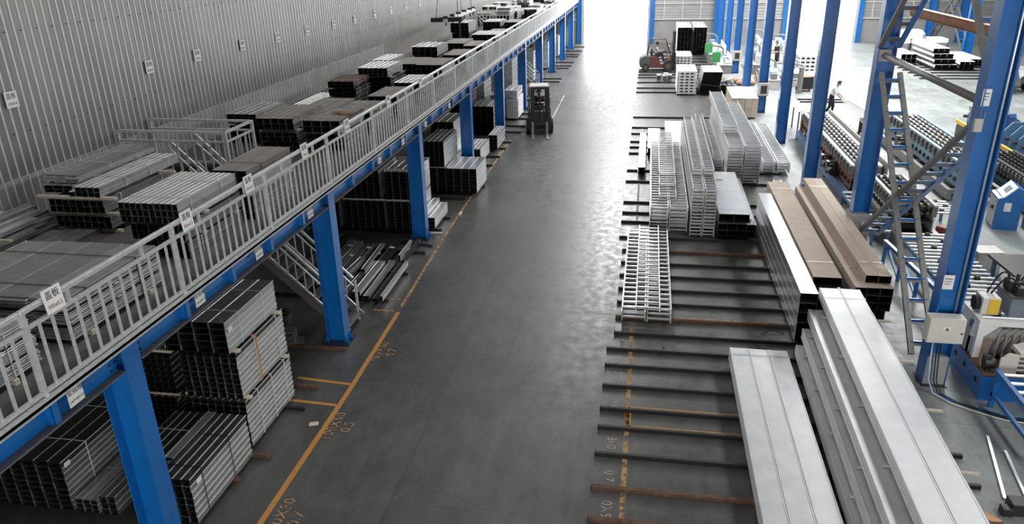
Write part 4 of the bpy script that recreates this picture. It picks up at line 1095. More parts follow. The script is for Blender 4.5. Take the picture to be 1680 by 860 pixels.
for i, y in enumerate((8.3, 9.7, 11.3, 12.9, 14.5)):
    bearer('%s pale timber bearer sticking out right of the long silver stack' % nm[i], 3.76 - 0.0192 * (15.4 - y), 5.06 - 0.0192 * (15.4 - y), y, 0.902, 0.036, 0.06, rz=-0.019)
for i, y in enumerate((8.6, 10.0, 11.6, 13.0, 14.2)):
    bearer('%s timber bearer low in the long silver stack, showing left of its third bundle' % nm[i], 3.50 - 0.0192 * (15.4 - y), 4.9 - 0.0192 * (15.4 - y), y, 0.612, 0.036, 0.06, rz=-0.019)
    bearer('%s lowest timber bearer of the long silver stack, showing left of its second bundle' % nm[i], 3.37 - 0.0192 * (15.4 - y), 4.9 - 0.0192 * (15.4 - y), y - 0.35, 0.332, 0.036, 0.06, rz=-0.019)

# perforated trunking stack
pt = bundle('tall bundle of perforated trunking with spotted shiny side at right', (3.38, 3.74, 15.0, 22.0, F - 0.02, 1.22), 1, 5, m='galv_perforated', straps=(0.45,), name='trunking_bundle')
# tan topped stacks
def tan_stack(label, x0, x1, y0, y1, zs, ncs, toplab, nrs=None):
    for k in range(len(zs)):
        z0, z1 = zs[k]
        top = k == len(zs) - 1
        bundle(toplab if top else '%s %s' % (('lowest bundle of', 'second bundle of', 'third bundle of', 'fourth bundle of')[k], label), (x0, x1, y0, y1, z0, z1), ncs[k], (nrs[k] if nrs else 1), m='galv_mirror', straps=(0.12, 0.9) if top else (), strapm='galv', topm='cardboard' if top else None, name='trunking_bundle', strapw=0.02)
tan_stack('the tan-topped trunking stack behind the silver covers', 3.80, 4.40, 15.9, 23.2, ((0.09, 0.40), (0.44, 0.70), (0.74, 0.95), (0.99, 1.22)), (1, 1, 1, 1), 'single wide tan paper-covered trunking on the left tan stack')
for i, y in enumerate((17.2, 19.0, 20.9)):
    t = obj('steel_crossbar', MB().box(-0.17, 0.52, -0.03, 0.03, 0, 0.03), 'galv', None, (3.93, y, 0.957)); tag(t, '%s bright cross bar between the layers of the left tan-topped stack' % ('front', 'middle', 'rear')[i], 'bar')
# right tan stack: three columns of trunking, then a pair on top
bundle('lowest open trunking bundle of the right tan stack', (4.80, 5.50, 16.2, 23.5, F - 0.02, 0.38), 3, 2, m='galv', straps=(), name='trunking_bundle')
bearer('timber bearer low in the right tan stack', 4.78, 5.53, 16.6, 0.382, 0.036)
bearer('rear timber bearer low in the right tan stack', 4.78, 5.53, 22.8, 0.382, 0.036)
bundle('nine open trunking lengths with tan lids in the right tan stack', (4.72, 5.52, 16.0, 23.6, 0.42, 0.98), 3, 3, m='galv', topm='cardboard', straps=(0.15, 0.85), strapm='galv', name='trunking_bundle')
bundle('pair of tan-lidded trunking lengths on top of the right tan stack', (4.98, 5.52, 16.25, 23.9, 0.99, 1.165), 2, 1, m='cardboard', straps=(0.1, 0.88), strapm='galv', name='trunking_bundle')
for k in range(3):
    ladder('narrow ladder lying between the two tan-topped stacks, %s from below' % ORD[k], 4.60, 19.0, 0.09 + 0.11 * k, 0.28, 7.2, 0.108, 'narrow ladders between the tan stacks')
# two silver bars on the painted floor, cartons at the edge
for i, (p, q) in enumerate((((6.10, 12.02), (5.72, 10.35)), ((6.22, 11.62), (6.05, 10.4)))):
    t = obj('steel_bar', MB().bar((p[0], p[1], 0.02), (q[0], q[1], 0.02), 0.045, 0.03), 'galv_bright', None, (0, 0, 0.004)); tag(t, '%s thin silver bar lying on the painted floor at lower right' % ('longer', 'shorter')[i], 'bar')
o = obj('scrap_block', MB().cbox(-0.12, 0.12, -0.12, 0.12, 0, 0.2, 0.01).cbox(-0.25, -0.1, -0.15, 0.0, 0, 0.13, 0.01), 'dark_steel', None, (5.78, 10.1, 0.005)); tag(o, 'dark steel scrap blocks on the floor at the lower right edge', 'scrap')
o = obj('cardboard_scrap', MB().cbox(-0.13, 0.13, -0.08, 0.08, 0, 0.03, 0.01), 'copper', None, (5.34, 9.85, 0.005), (0, 0, -0.7)); tag(o, 'orange-brown ribbed scrap between the silver stack and the steel blocks', 'scrap')
# ------------------------------------------------------------------ people
def person(label, J, loc, rz, shirt='white_shirt', trousers='black_cloth', cap=False, group=None):
    """J: dict of joints in metres, facing +Y; one continuous skinned body, hair as a child"""
    names = []; co = []; rad = []; edges = []
    def v(n, p, r):
        names.append(n); co.append(Vector(p)); rad.append(r); return len(co) - 1
    ids = {}
    def joint(n, r, parent=None, p=None):
        ids[n] = v(n, p if p is not None else J[n], r)
        if parent: edges.append((ids[parent], ids[n]))
    joint('pelvis', 0.155); joint('belly', 0.155, 'pelvis', (Vector(J['pelvis']) * 0.5 + Vector(J['chest']) * 0.5))
    joint('chest', 0.175, 'belly'); joint('neck', 0.055, 'chest'); joint('chin', 0.075, 'neck', Vector(J['neck']).lerp(Vector(J['head']), 0.45))
    joint('head', 0.098, 'chin'); joint('crown', 0.07, 'head', Vector(J['head']) + (Vector(J['head']) - Vector(J['neck'])).normalized() * 0.075)
    hd = Vector(J['face']).normalized()
    joint('nose', 0.018, 'head', Vector(J['head']) + hd * 0.105 - Vector((0, 0, 0.02)))
    side = hd.cross(Vector((0, 0, 1))).normalized()
    for s, n in ((1, 'ear_r'), (-1, 'ear_l')):
        joint(n, 0.018, 'head', Vector(J['head']) + side * s * 0.098)
    for s in ('l', 'r'):
        joint('sh' + s, 0.078, 'chest'); joint('el' + s, 0.052, 'sh' + s); joint('wr' + s, 0.030, 'el' + s)
        dv = (Vector(J['wr' + s]) - Vector(J['el' + s])).normalized()
        pal = Vector(J['wr' + s]) + dv * 0.07
        joint('pa' + s, 0.036, 'wr' + s, pal)
        lat = dv.cross(Vector((0, 0, 1)))
        lat = lat.normalized() if lat.length > 0.1 else Vector((1, 0, 0))
        curl = lat.cross(dv).normalized() * -1
        for i, ln in enumerate((0.062, 0.072, 0.068, 0.052)):
            a = pal + dv * 0.03 + lat * (0.022 * (i - 1.5))
            joint('fa%d' % i + s, 0.0095, 'pa' + s, a)
            joint('fb%d' % i + s, 0.009, 'fa%d' % i + s, a + dv * ln * 0.5 + curl * 0.012)
            joint('fc%d' % i + s, 0.008, 'fb%d' % i + s, a + dv * ln * 0.75 + curl * 0.035)
        th = pal - dv * 0.02 + lat * (0.035 if s == 'l' else -0.035)
        joint('ta' + s, 0.011, 'pa' + s, th); joint('tb' + s, 0.010, 'ta' + s, th + dv * 0.03 + lat * (0.018 if s == 'l' else -0.018) + curl * 0.02)
        joint('hp' + s, 0.115, 'pelvis'); joint('kn' + s, 0.082, 'hp' + s); joint('an' + s, 0.060, 'kn' + s)
        joint('ft' + s, 0.042, 'an' + s); joint('to' + s, 0.034, 'ft' + s)
    me = bpy.data.meshes.new('person'); me.from_pydata([tuple(p) for p in co], edges, [])
    tmp = bpy.data.objects.new('person_tmp', me); COL.objects.link(tmp)
    sk = tmp.modifiers.new('skin', 'SKIN'); sk.use_smooth_shade = True
    if not me.skin_vertices: me.skin_vertices.new()
    for i, sv in enumerate(me.skin_vertices[0].data):
        sv.radius = (rad[i], rad[i]); sv.use_root = (i == 0)
    ss = tmp.modifiers.new('sub', 'SUBSURF'); ss.levels = 1; ss.render_levels = 1
    bpy.context.view_layer.update()
    dg = bpy.context.evaluated_depsgraph_get()
    body = bpy.data.meshes.new_from_object(tmp.evaluated_get(dg))
    bpy.data.objects.remove(tmp)
    body.name = 'person'
    setmats(body, ['skin', shirt, trousers, 'rubber'])
    def region(a, b):
        n = names[b]
        if n in ('neck', 'chin', 'head', 'crown', 'nose', 'ear_r', 'ear_l') or n[:2] in ('wr', 'pa', 'fa', 'fb', 'fc', 'ta', 'tb'): return 0
        if n in ('belly', 'chest') or n[:2] in ('sh', 'el'): return 1
        if n[:2] in ('ft', 'to'): return 3
        return 2
    segs = [(co[a], co[b], region(a, b)) for a, b in edges]
    for p in body.polygons:
        c = p.center; best = None
        for a, b, rg_ in segs:
            ab = b - a; u = max(0, min(1, (c - a).dot(ab) / max(ab.length_squared, 1e-9)))
            dd = (c - (a + ab * u)).length
            if best is None or dd < best[0]: best = (dd, rg_)
        p.material_index = best[1]; p.use_smooth = True
    o = link('person', body, None, loc, (0, 0, rz)); tag(o, label, 'person', group)
    hm = MB(); hc = Vector(J['head']); up = (Vector(J['head']) - Vector(J['neck'])).normalized()
    n = 12
    bk = (-hd + up * 0.9).normalized(); s1 = bk.cross(Vector((0.31, 0.2, 0.9))).normalized(); s2 = bk.cross(s1)
    vs = [hc + bk * 0.128 + up * 0.03]; rings = 4
    for r in range(1, rings + 1):
        a = r / rings * 1.45
        for i in range(n):
            q = 2 * math.pi * i / n
            vs.append(hc + up * 0.03 + bk * (0.128 * math.cos(a)) + (s1 * math.cos(q) + s2 * math.sin(q)) * (0.122 * math.sin(a)))
    fs = [(0, 1 + i, 1 + (i + 1) % n) for i in range(n)]
    for r in range(rings - 1):
        for i in range(n):
            j = (i + 1) % n; b0 = 1 + r * n; fs.append((b0 + i, b0 + n + i, b0 + n + j, b0 + j))
    hm.add(vs, fs)
    h = obj('cap' if cap else 'hair', hm, 'hair', o, smooth=True)
    so = h.modifiers.new('thick', 'SOLIDIFY'); so.thickness = 0.012
    return o

WALK = dict(pelvis=(0, 0, 0.93), chest=(0, 0.12, 1.32), neck=(0, 0.19, 1.47), head=(0, 0.28, 1.58), face=(0, 1, -0.6),
            shl=(-0.19, 0.14, 1.37), ell=(-0.24, 0.24, 1.10), wrl=(-0.16, 0.45, 0.95), shr=(0.19, 0.14, 1.37), elr=(0.25, 0.26, 1.10), wrr=(0.17, 0.46, 0.93),
            hpl=(-0.10, 0.0, 0.90), knl=(-0.10, 0.12, 0.50), anl=(-0.10, 0.08, 0.09), ftl=(-0.10, 0.14, 0.045), tol=(-0.10, 0.27, 0.035),
            hpr=(0.10, 0, 0.90), knr=(0.10, 0.0, 0.49), anr=(0.10, -0.20, 0.10), ftr=(0.10, -0.15, 0.05), tor=(0.10, -0.02, 0.035))
STAND = dict(pelvis=(0, 0, 0.95), chest=(0, 0.05, 1.34), neck=(0, 0.07, 1.50), head=(0, 0.11, 1.62), face=(0, 1, -0.2),
             shl=(-0.19, 0.05, 1.40), ell=(-0.25, 0.10, 1.12), wrl=(-0.18, 0.34, 1.05), shr=(0.19, 0.05, 1.40), elr=(0.25, 0.10, 1.12), wrr=(0.18, 0.34, 1.02),
             hpl=(-0.10, 0, 0.91), knl=(-0.11, 0.02, 0.50), anl=(-0.12, -0.02, 0.09), ftl=(-0.12, 0.04, 0.045), tol=(-0.13, 0.17, 0.035),
             hpr=(0.10, 0, 0.91), knr=(0.11, 0.02, 0.50), anr=(0.12, -0.02, 0.09), ftr=(0.12, 0.04, 0.045), tor=(0.13, 0.17, 0.035))
SIT = dict(pelvis=(0, 0, 0.14), chest=(0, 0.03, 0.53), neck=(0, 0.05, 0.69), head=(0, 0.09, 0.81), face=(0, 1, -0.1),
           shl=(-0.19, 0.04, 0.59), ell=(-0.23, 0.14, 0.34), wrl=(-0.12, 0.38, 0.40), shr=(0.19, 0.04, 0.59), elr=(0.23, 0.14, 0.34), wrr=(0.12, 0.38, 0.40),
           hpl=(-0.10, 0.05, 0.12), knl=(-0.13, 0.45, 0.18), anl=(-0.13, 0.50, -0.24), ftl=(-0.13, 0.56, -0.28), tol=(-0.13, 0.68, -0.29),
           hpr=(0.10, 0.05, 0.12), knr=(0.13, 0.45, 0.18), anr=(0.13, 0.50, -0.24), ftr=(0.13, 0.56, -0.28), tor=(0.13, 0.68, -0.29))

# ------------------------------------------------------------------ fork lift trucks (front = +Y)
def wheel(t, x, y, r, w):
    s = 1 if x > 0 else -1
    m = MB().cyl((x - w / 2, y, r), (x + w / 2, y, r), r, 20, 0)
    wh = obj('wheel', m, 'rubber', t, smooth=False)
    obj('hub', MB().cyl((x + s * w / 2, y, r), (x + s * (w / 2 + 0.012), y, r), r * 0.52, 14), 'truck_grey', wh)
def forklift(label, loc, rz, body, roof='pale_steel', mh=0.0):
    t = thing('forklift', label, 'forklift', loc, rz)
    hw = 0.54
    obj('counterweight', MB().prism([(-1.25, 0.28), (-0.62, 0.22), (-0.62, 0.98), (-0.98, 1.0), (-1.22, 0.88), (-1.30, 0.6)], -hw, hw, axis='x'), 'truck_grey', t)
    obj('chassis', MB().prism([(-0.615, 0.22), (0.78, 0.22), (0.86, 0.40), (0.84, 1.02), (0.72, 1.06), (0.62, 0.52), (0.10, 0.46), (0.0, 0.88), (-0.615, 0.97)], -hw + 0.03, hw - 0.03, axis='x'), body, t)
    obj('fender', MB().prism([(0.30, 0.40), (0.36, 0.66), (0.56, 0.76), (0.86, 0.74), (0.86, 0.68), (0.60, 0.70), (0.42, 0.62), (0.38, 0.40)], -hw - 0.01, -hw + 0.16, axis='x').prism([(0.30, 0.40), (0.36, 0.66), (0.56, 0.76), (0.86, 0.74), (0.86, 0.68), (0.60, 0.70), (0.42, 0.62), (0.38, 0.40)], hw - 0.16, hw + 0.01, axis='x'), body, t)
    for s in (-1, 1):
        wheel(t, s * (hw - 0.02), 0.62, 0.335, 0.20)
        wheel(t, s * (hw - 0.06), -0.88, 0.255, 0.16)
    g = MB()
    for s in (-1, 1):
        g.tube([(s * 0.46, 0.76, 0.98), (s * 0.45, 0.55, 1.75), (s * 0.44, 0.40, 2.08), (s * 0.44, -0.45, 2.10), (s * 0.46, -0.70, 1.6), (s * 0.47, -0.78, 0.96)], 0.032, 8)
    obj('overhead_guard', g, 'truck_grey', t)
    rf = MB().box(-0.46, 0.46, 0.36, 0.44, 2.06, 2.11).box(-0.46, 0.46, -0.48, -0.40, 2.07, 2.12).box(-0.46, 0.46, -0.42, 0.38, 2.095, 2.11)
    for i in range(6): rf.box(-0.42 + i * 0.155, -0.36 + i * 0.155, -0.42, 0.38, 2.07, 2.10)
    ro = obj('guard_roof', rf, roof, t)
    ms = MB()
    for s in (-1, 1):
        ms.box(s * 0.36 - 0.05, s * 0.36 + 0.05, 0.90, 1.04, 0.10, 2.12 + mh).box(s * 0.27 - 0.035, s * 0.27 + 0.035, 0.94, 1.06, 0.12, 2.08 + mh)
    ms.box(-0.40, 0.40, 0.92, 1.0, 2.06 + mh, 2.16 + mh).box(-0.40, 0.40, 0.90, 0.94, 1.2, 1.3).box(-0.40, 0.40, 0.92, 1.02, 0.10, 0.2)
    mm = obj('mast', ms, 'black_steel', t)
    obj('lift_cylinder', MB().cyl((0, 0.97, 0.15), (0, 0.97, 1.95), 0.04, 10), 'dark_steel', mm)
    cr = MB().box(-0.50, 0.50, 1.07, 1.11, 0.16, 0.26).box(-0.50, 0.50, 1.07, 1.11, 0.50, 0.60)
    for i in range(7): cr.box(-0.50 + i * 0.16, -0.465 + i * 0.16, 1.075, 1.105, 0.60, 1.18)
    cr.box(-0.50, 0.495, 1.075, 1.105, 1.15, 1.19).box(-0.50, -0.44, 1.07, 1.11, 0.16, 0.6).box(0.44, 0.50, 1.07, 1.11, 0.16, 0.6)
    obj('load_backrest', cr, 'black_steel', t)
    for s in (-1, 1):
        obj('fork', MB().prism([(1.11, 0.62), (1.11, 0.05), (1.16, 0.02), (2.05, 0.02), (2.05, 0.035), (1.17, 0.07), (1.155, 0.62)], s * 0.33 - 0.055, s * 0.33 + 0.055, axis='x'), 'grey_steel', t)
        obj('headlamp', MB().cyl((s * 0.50, 0.60, 1.62), (s * 0.50, 0.68, 1.62), 0.055, 10), 'pale_steel', t)
    obj('seat', MB().cbox(-0.24, 0.24, -0.45, 0.02, 0.88, 1.0, 0.04).cbox(-0.23, 0.23, -0.55, -0.43, 0.96, 1.42, 0.04), 'rubber', t)
    sw = MB().tube([(0.17 * math.cos(a * math.pi / 8), 0.40 + 0.14 * math.sin(a * math.pi / 8), 1.26 + 0.08 * math.sin(a * math.pi / 8)) for a in range(17)], 0.014, 6).bar((0, 0.56, 1.0), (0, 0.40, 1.26), 0.04, 0.04).bar((-0.17, 0.4, 1.26), (0.17, 0.4, 1.26), 0.02, 0.02)
    obj('steering_wheel', sw, 'rubber', t)
    return t
a1 = math.pi + 0.16
forklift('dark forklift facing the camera with forks on the floor beside the blue columns', (-4.93, 35.1, 0.004), a1, 'truck_grey')
person('person in dark clothes sitting in the forklift that faces the camera', SIT, Vector((-4.93, 35.1, 0.0)) + Matrix.Rotation(a1, 3, 'Z') @ Vector((0, -0.20, 0.92)), a1, 'black_cloth', 'black_cloth')
a2 = -math.pi / 2 + 0.05
forklift('dark red and grey forklift seen from its side among the far white stacks', (0.74, 53.4, 0.085), a2, 'truck_red', 'black_steel', 0.45)
person('person in a grey shirt driving the red and grey forklift', SIT, Vector((0.74, 53.4, 0.08)) + Matrix.Rotation(a2, 3, 'Z') @ Vector((0, -0.20, 0.92)), a2, 'grey_shirt', 'black_cloth')
person('person in a white shirt and black trousers bending forward to guide long thin rods', WALK, (9.0, 39.25, 0.005), -math.pi / 2 - 0.35, 'white_shirt', 'black_cloth')
person('person in black standing at the far machines between two blue columns', STAND, (8.75, 55.2, 0.005), 1.9, 'black_cloth', 'black_cloth')

# the thin rods he guides
for i in range(9):
    x = 9.28 + 0.05 * i
    t = obj('thin_rod', MB().bar((x + 0.06, 39.05 - 0.1 * (i % 3), 0.92 - 0.012 * i), (x + 0.06 * i - 0.1, 33.6, 0.78), 0.018, 0.018), 'grey_steel', None)
    tag(t, 'long thin rod running from the white-shirted person to the machine outfeed', 'rod', 'thin rods guided by the person in white')
t = thing('outfeed_stand', 'black box-framed outfeed stand at the end of the thin rods', 'stand', (9.7, 35.2, 0.004))
obj('panel', MB().box(-0.3, 0.3, -0.05, 0.05, 0.08, 0.74), 'black_steel', t)
for z in (0.2, 0.36, 0.52, 0.68): obj('ridge', MB().box(-0.3, 0.3, -0.075, -0.051, z - 0.02, z + 0.02), 'dark_steel', t)
for s in (-1, 1): obj('leg', MB().box(s * 0.27 - 0.03, s * 0.27 + 0.03, -0.15, 0.15, 0, 0.08), 'black_steel', t)

# ------------------------------------------------------------------ roll forming lines
def roll_former(label, x, y0, L, w, base, body, nst, zr=1.02, base_w=None, rail='beige_plate', motors=(), rollm='roll_steel', rz=0.0, back=0.0, backplate=False):
    """line running along +Y from y0; the -X side faces the camera"""
    t = thing('roll_forming_machine', label, 'machine', (x, y0, 0.004), rz)
    bw = base_w or w + 0.5
    hb = 0.40
    bf = MB()
    for sx in (-bw / 2, bw / 2 - 0.14): bf.box(sx, sx + 0.14, -back, L, 0.06, hb)
    nb = int((L + back) / 0.9)
    for i in range(nb + 1):
        y = -back + i * (L + back - 0.16) / nb; bf.box(-bw / 2 + 0.14, bw / 2 - 0.14, y, y + 0.16, hb - 0.14, hb)
    obj('base_frame', bf, base, t)
    for i in range(4):
        for s in (-1, 1):
            obj('foot', MB().box(s * (bw / 2 - 0.07) - 0.09, s * (bw / 2 - 0.07) + 0.09, 0.2 + i * (L - 0.5) / 3, 0.38 + i * (L - 0.5) / 3, 0, 0.06), 'dark_steel', t)
    for s in (-1, 1):
        pl = MB().box(s * w / 2 - 0.02, s * w / 2 + 0.02, 0.3, L - 0.3, hb, zr - 0.14)
        sp = obj('side_panel', pl, body, t)
    obj('table', MB().box(-w / 2 + 0.02, w / 2 - 0.02, 0.3, L - 0.3, zr - 0.30, zr - 0.26), 'dark_steel', t)
    for s in (-1, 1):
        obj('top_rail', MB().cbox(s * w / 2 - 0.06, s * w / 2 + 0.06, 0.3, L - 0.3, zr + 0.16, zr + 0.22, 0.01), rail, t)
    sp_ = (L - 0.9) / (nst - 1)
    hs = setmats(MB().cbox(-0.075, 0.075, -0.085, 0.085, 0, 0.30, 0.015).cyl((-0.10, 0, 0.18), (-0.075, 0, 0.18), 0.05, 10).mesh('bearing_stand'), 'grey_steel')
    rm = MB()
    rm.cyl((-w / 2 + 0.06, 0, 0), (w / 2 - 0.06, 0, 0), 0.03, 8)
    for q in (-0.62, -0.2, 0.2, 0.62):
        rm.cyl((q * w / 2 - 0.04, 0, 0), (q * w / 2 + 0.04, 0, 0), 0.105, 14)
    rme = setmats(rm.mesh('roller'), rollm)
    gm = setmats(MB().cyl((0, 0, 0), (-0.05, 0, 0), 0.075, 14).cyl((-0.05, 0, 0), (-0.08, 0, 0), 0.03, 8).mesh('sprocket'), 'dark_steel')
    for i in range(nst):
        y = 0.45 + i * sp_
        for s in (-1, 1):
            link('bearing_stand', hs, t, (s * w / 2, y, zr - 0.14), None if s < 0 else (0, 0, math.pi))
        link('roller', rme, t, (0, y, zr - 0.08)); link('roller', rme, t, (0, y, zr + 0.13))
        link('sprocket', gm, t, (-w / 2 - 0.02, y, hb + 0.25))
    for yy in motors:
        m = obj('motor', MB().cyl((-w / 2 - 0.22, yy - 0.25, hb + 0.16), (-w / 2 - 0.22, yy + 0.25, hb + 0.16), 0.15, 14).box(-w / 2 - 0.36, -w / 2 - 0.05, yy + 0.10, yy + 0.40, hb, hb + 0.42).box(-w / 2 - 0.30, -w / 2 - 0.14, yy - 0.1, yy + 0.1, hb + 0.3, hb + 0.38), 'dark_steel', t)
        obj('fan_cover', MB().cyl((-w / 2 - 0.22, yy - 0.30, hb + 0.16), (-w / 2 - 0.22, yy - 0.25, hb + 0.16), 0.13, 14), 'rubber', m)
    if backplate: obj('back_plate', MB().cbox(w / 2 + 0.13, w / 2 + 0.18, 0.1, L - 0.2, hb, zr + 0.34, 0.01), 'beige_plate', t)
    obj('gear_cover', MB().cbox(-w / 2 - 0.08, w / 2 + 0.08, L - 0.28, L - 0.05, hb, zr + 0.1, 0.02), body, t)
    return t
roll_former('roll forming line with brown side panels on a blue frame behind the third right column', 7.2, 25.0, 9.2, 0.85, 'machine_blue', 'machine_brown', 20, motors=(2.1, 3.0), base_w=1.25, rail='white_paint', backplate=True)
roll_former('roll forming line with white bearing blocks behind the second right column', 7.62, 21.1, 3.8, 0.9, 'grey_steel', 'white_paint', 11, zr=0.95, rollm='dark_steel', base_w=1.2)
roll_former('pale blue roll forming line seen through the column braces', 10.75, 25.6, 8.4, 1.05, 'grey_steel', 'machine_lightblue', 18, motors=(5.6,), rail='machine_lightblue', base_w=1.75)
roll_former('dark chain roller line in front of the yellow-railed line at right', 12.35, 23.5, 5.2, 1.0, 'machine_blue', 'machine_lightblue', 17, zr=0.85, rollm='black_steel', rail='dark_steel', base_w=1.2)

# yellow-railed line with blue shear plates
t = thing('forming_line', 'forming line with a yellow rail and upright blue plates at the right edge', 'machine', (13.75, 25.0, 0.004))
obj('base_beam', MB().box(-0.45, -0.15, 0, 10, 0.05, 0.55).box(0.5, 0.7, 0, 10, 0.05, 0.55), 'dark_steel', t)
o = obj('rail', MB().cbox(-0.50, -0.42, 0, 10, 0.62, 0.78, 0.01), 'yellow_paint', t); o['label'] = 'yellow rail'
obj('table', MB().box(-0.42, 0.7, 0, 10, 0.55, 0.70), 'machine_blue', t)
bp = setmats(MB().prism([(-0.35, 0.70), (0.6, 0.70), (0.6, 1.35), (0.3, 1.55), (-0.05, 1.55), (-0.35, 1.2)], -0.03, 0.03, axis='y').mesh('shear_plate'), 'machine_blue')
rb = setmats(MB().cyl((-0.4, 0, 0), (0.62, 0, 0), 0.07, 12).mesh('roller'), 'dark_steel')
for i in range(14):
    link('shear_plate', bp, t, (0, 0.4 + i * 0.68, 0)); link('roller', rb, t, (0, 0.72 + i * 0.68, 1.0))
# roller conveyors of steel bars across, in the space between the columns and the machines
def bar_table(label, x0, x1, y0, y1, z, n, legm='machine_blue', rz=0.0, r=0.035):
    t = thing('roller_table', label, 'roller table', (x0, y0, 0.004), rz)
    L = x1 - x0; W = y1 - y0
    for s in (0.0, L - 0.08):
        obj('side_frame', MB().box(s, s + 0.08, 0, W, z - 0.12, z - 0.02), legm, t)
        for yy in (0.02, W - 0.09):
            obj('leg', MB().box(s, s + 0.07, yy, yy + 0.07, 0, z - 0.12), legm, t)
    ms = setmats(MB().cyl((0.0, 0, 0), (L, 0, 0), r, 10).mesh('roller'), 'galv')
    mc = setmats(MB().cyl((L * 0.3, 0, 0), (L * 0.3 + 0.1, 0, 0), r * 1.9, 10).cyl((L * 0.3 - 0.03, 0, 0), (L * 0.3, 0, 0), r * 1.3, 10).mesh('collar'), 'dark_steel')
    for i in range(n):
        y = 0.06 + (W - 0.12) * i / (n - 1)
        link('roller', ms, t, (0, y, z))
        if i % 2: link('collar', mc, t, ((i * 0.37) % 1.2 * L * 0.4, y, z))
    return t
bar_table('roller table of long silver tubes behind the nearest blue column', 7.0, 8.3, 15.6, 20.8, 0.55, 22)
bar_table('outfeed table with short bright tubes beside the white bearing-block line', 8.3, 9.1, 22.4, 23.6, 0.62, 6)
bar_table('long roller table beside the blue control cabinet', 11.2, 13.0, 20.3, 23.3, 0.6, 14)
bar_table('low blue frame carrying pale blue plates in front of the brown-panelled line', 6.45, 6.95, 21.2, 24.9, 0.42, 9, r=0.05)
t = obj('metal_box', MB().cbox(-0.3, 0.3, -0.25, 0.25, 0, 0.55, 0.015).box(-0.32, 0.32, -0.27, 0.27, 0.55, 0.57), 'pale_steel', None, (8.85, 19.75, 0.004), (0, 0, 0.1)); tag(t, 'pale sheet metal box standing behind the nearest column', 'box')
# sloping blue stand beneath the brace
t = thing('blue_stand', 'low blue trestle stand behind the right tan-topped stack', 'stand', (6.75, 15.6, 0.004), 0.1)
obj('side_frame', MB().box(0, 0.09, 0, 4.2, 0.62, 0.72), 'blue_paint', t)
for i in range(5):
    obj('leg', MB().bar((0.045, 0.1 + i, 0.62), (0.045, 0.1 + i, 0), 0.07, 0.07), 'blue_paint', t)
    if i < 4: obj('diagonal', MB().bar((0.045, 0.1 + i, 0.08), (0.045, 1.0 + i, 0.60), 0.05, 0.05), 'blue_paint', t)
# loose motor and little orange machine near the tubes
t = thing('electric_motor', 'black electric motor with an orange foot lying before the pale blue line', 'motor', (8.85, 21.55, 0.004), 0.7)
obj('body', MB().cyl((0, -0.25, 0.22), (0, 0.25, 0.22), 0.17, 16).cyl((0, -0.33, 0.22), (0, -0.25, 0.22), 0.15, 16), 'black_steel', t)
obj('foot', MB().box(-0.2, 0.2, -0.2, 0.2, 0, 0.05), 'machine_brown', t)
obj('gearbox', MB().cbox(-0.18, 0.18, 0.25, 0.6, 0.02, 0.42, 0.03), 'machine_brown', t)
o = obj('plastic_container', MB().prism([(-0.16, 0), (0.16, 0), (0.16, 0.24), (0.0, 0.36), (-0.16, 0.24)], -0.2, 0.2, axis='y'), 'white_paint', None, (8.55, 20.75, 0.004), (0, 0, 0.5)); tag(o, 'white gabled container on the floor by the bright outfeed tubes', 'container')

# ------------------------------------------------------------------ control cabinet
t = thing('control_cabinet', 'blue control cabinet with a sloping white console right of the nearest column', 'cabinet', (10.65, 23.35, 0.004), -0.15)
obj('body', MB().prism([(-0.30, 0), (0.34, 0), (0.34, 1.20), (0.14, 1.28), (-0.14, 0.98), (-0.30, 0.92)], -0.42, 0.42, axis='y'), 'blue_paint', t)
obj('console', MB().prism([(-0.30, 0.922), (-0.13, 0.985), (0.14, 1.285), (0.13, 1.31), (-0.15, 1.01), (-0.31, 0.945)], -0.40, 0.40, axis='y'), 'white_paint', t)
cn = obj('screen', MB().bar((-0.02, -0.22, 1.152), (-0.02, 0.12, 1.152), 0.2, 0.012, up=(-0.74, 0, 0.67)), 'grey_blue', t)
for i in range(6):
    obj('button', MB().cyl((-0.21, -0.3 + 0.12 * i, 0.985), (-0.22, -0.3 + 0.12 * i, 1.005), 0.022, 8), ['green_paint', 'machine_brown', 'black_steel'][i % 3], t)
obj('door', MB().box(-0.315, -0.302, -0.38, 0.38, 0.08, 0.86), 'pale_steel', t)
obj('handwheel', MB().cyl((-0.315, -0.1, 0.6), (-0.37, -0.1, 0.6), 0.06, 12), 'dark_steel', t)
obj('paper_sheet', MB().bar((-0.12, -0.425, 0.70), (0.06, -0.425, 0.70), 0.012, 0.26), 'paper', t)

# ------------------------------------------------------------------ hydraulic press beside the nearest column
t = thing('hydraulic_press', 'blue-based hydraulic punching press with white frame and yellow cooler at right', 'machine', (7.03, 13.95, 0.004), 0.0)
bs = MB().cbox(-0.65, 1.97, -0.72, 0.78, 0.0, 0.52, 0.02)
o = obj('base', bs, 'blue_paint', t)
obj('base_top', MB().box(-0.66, 1.97, -0.73, 0.79, 0.52, 0.545), 'rusty', t)
for yy in (-0.45, 0.1, 0.55):
    obj('access_hole', MB().cyl((-0.651, yy, 0.30), (-0.656, yy, 0.30), 0.06, 14), 'black_steel', t)
fr = MB()
for yy in (-0.05, 0.62):
    fr.box(-0.62, -0.50, yy, yy + 0.12, 0.545, 1.22)
fr.box(-0.62, 1.5, -0.05, 0.07, 1.22, 1.32).box(-0.62, 1.5, 0.62, 0.74, 1.22, 1.32).box(-0.62, -0.50, 0.07, 0.62, 1.22, 1.32)
fr.prism([(-0.50, 1.22), (-0.50, 0.98), (-0.26, 1.22)], -0.04, 0.06, axis='y').box(1.38, 1.5, -0.05, 0.07, 0.545, 1.22).box(1.38, 1.5, 0.62, 0.74, 0.545, 1.22)
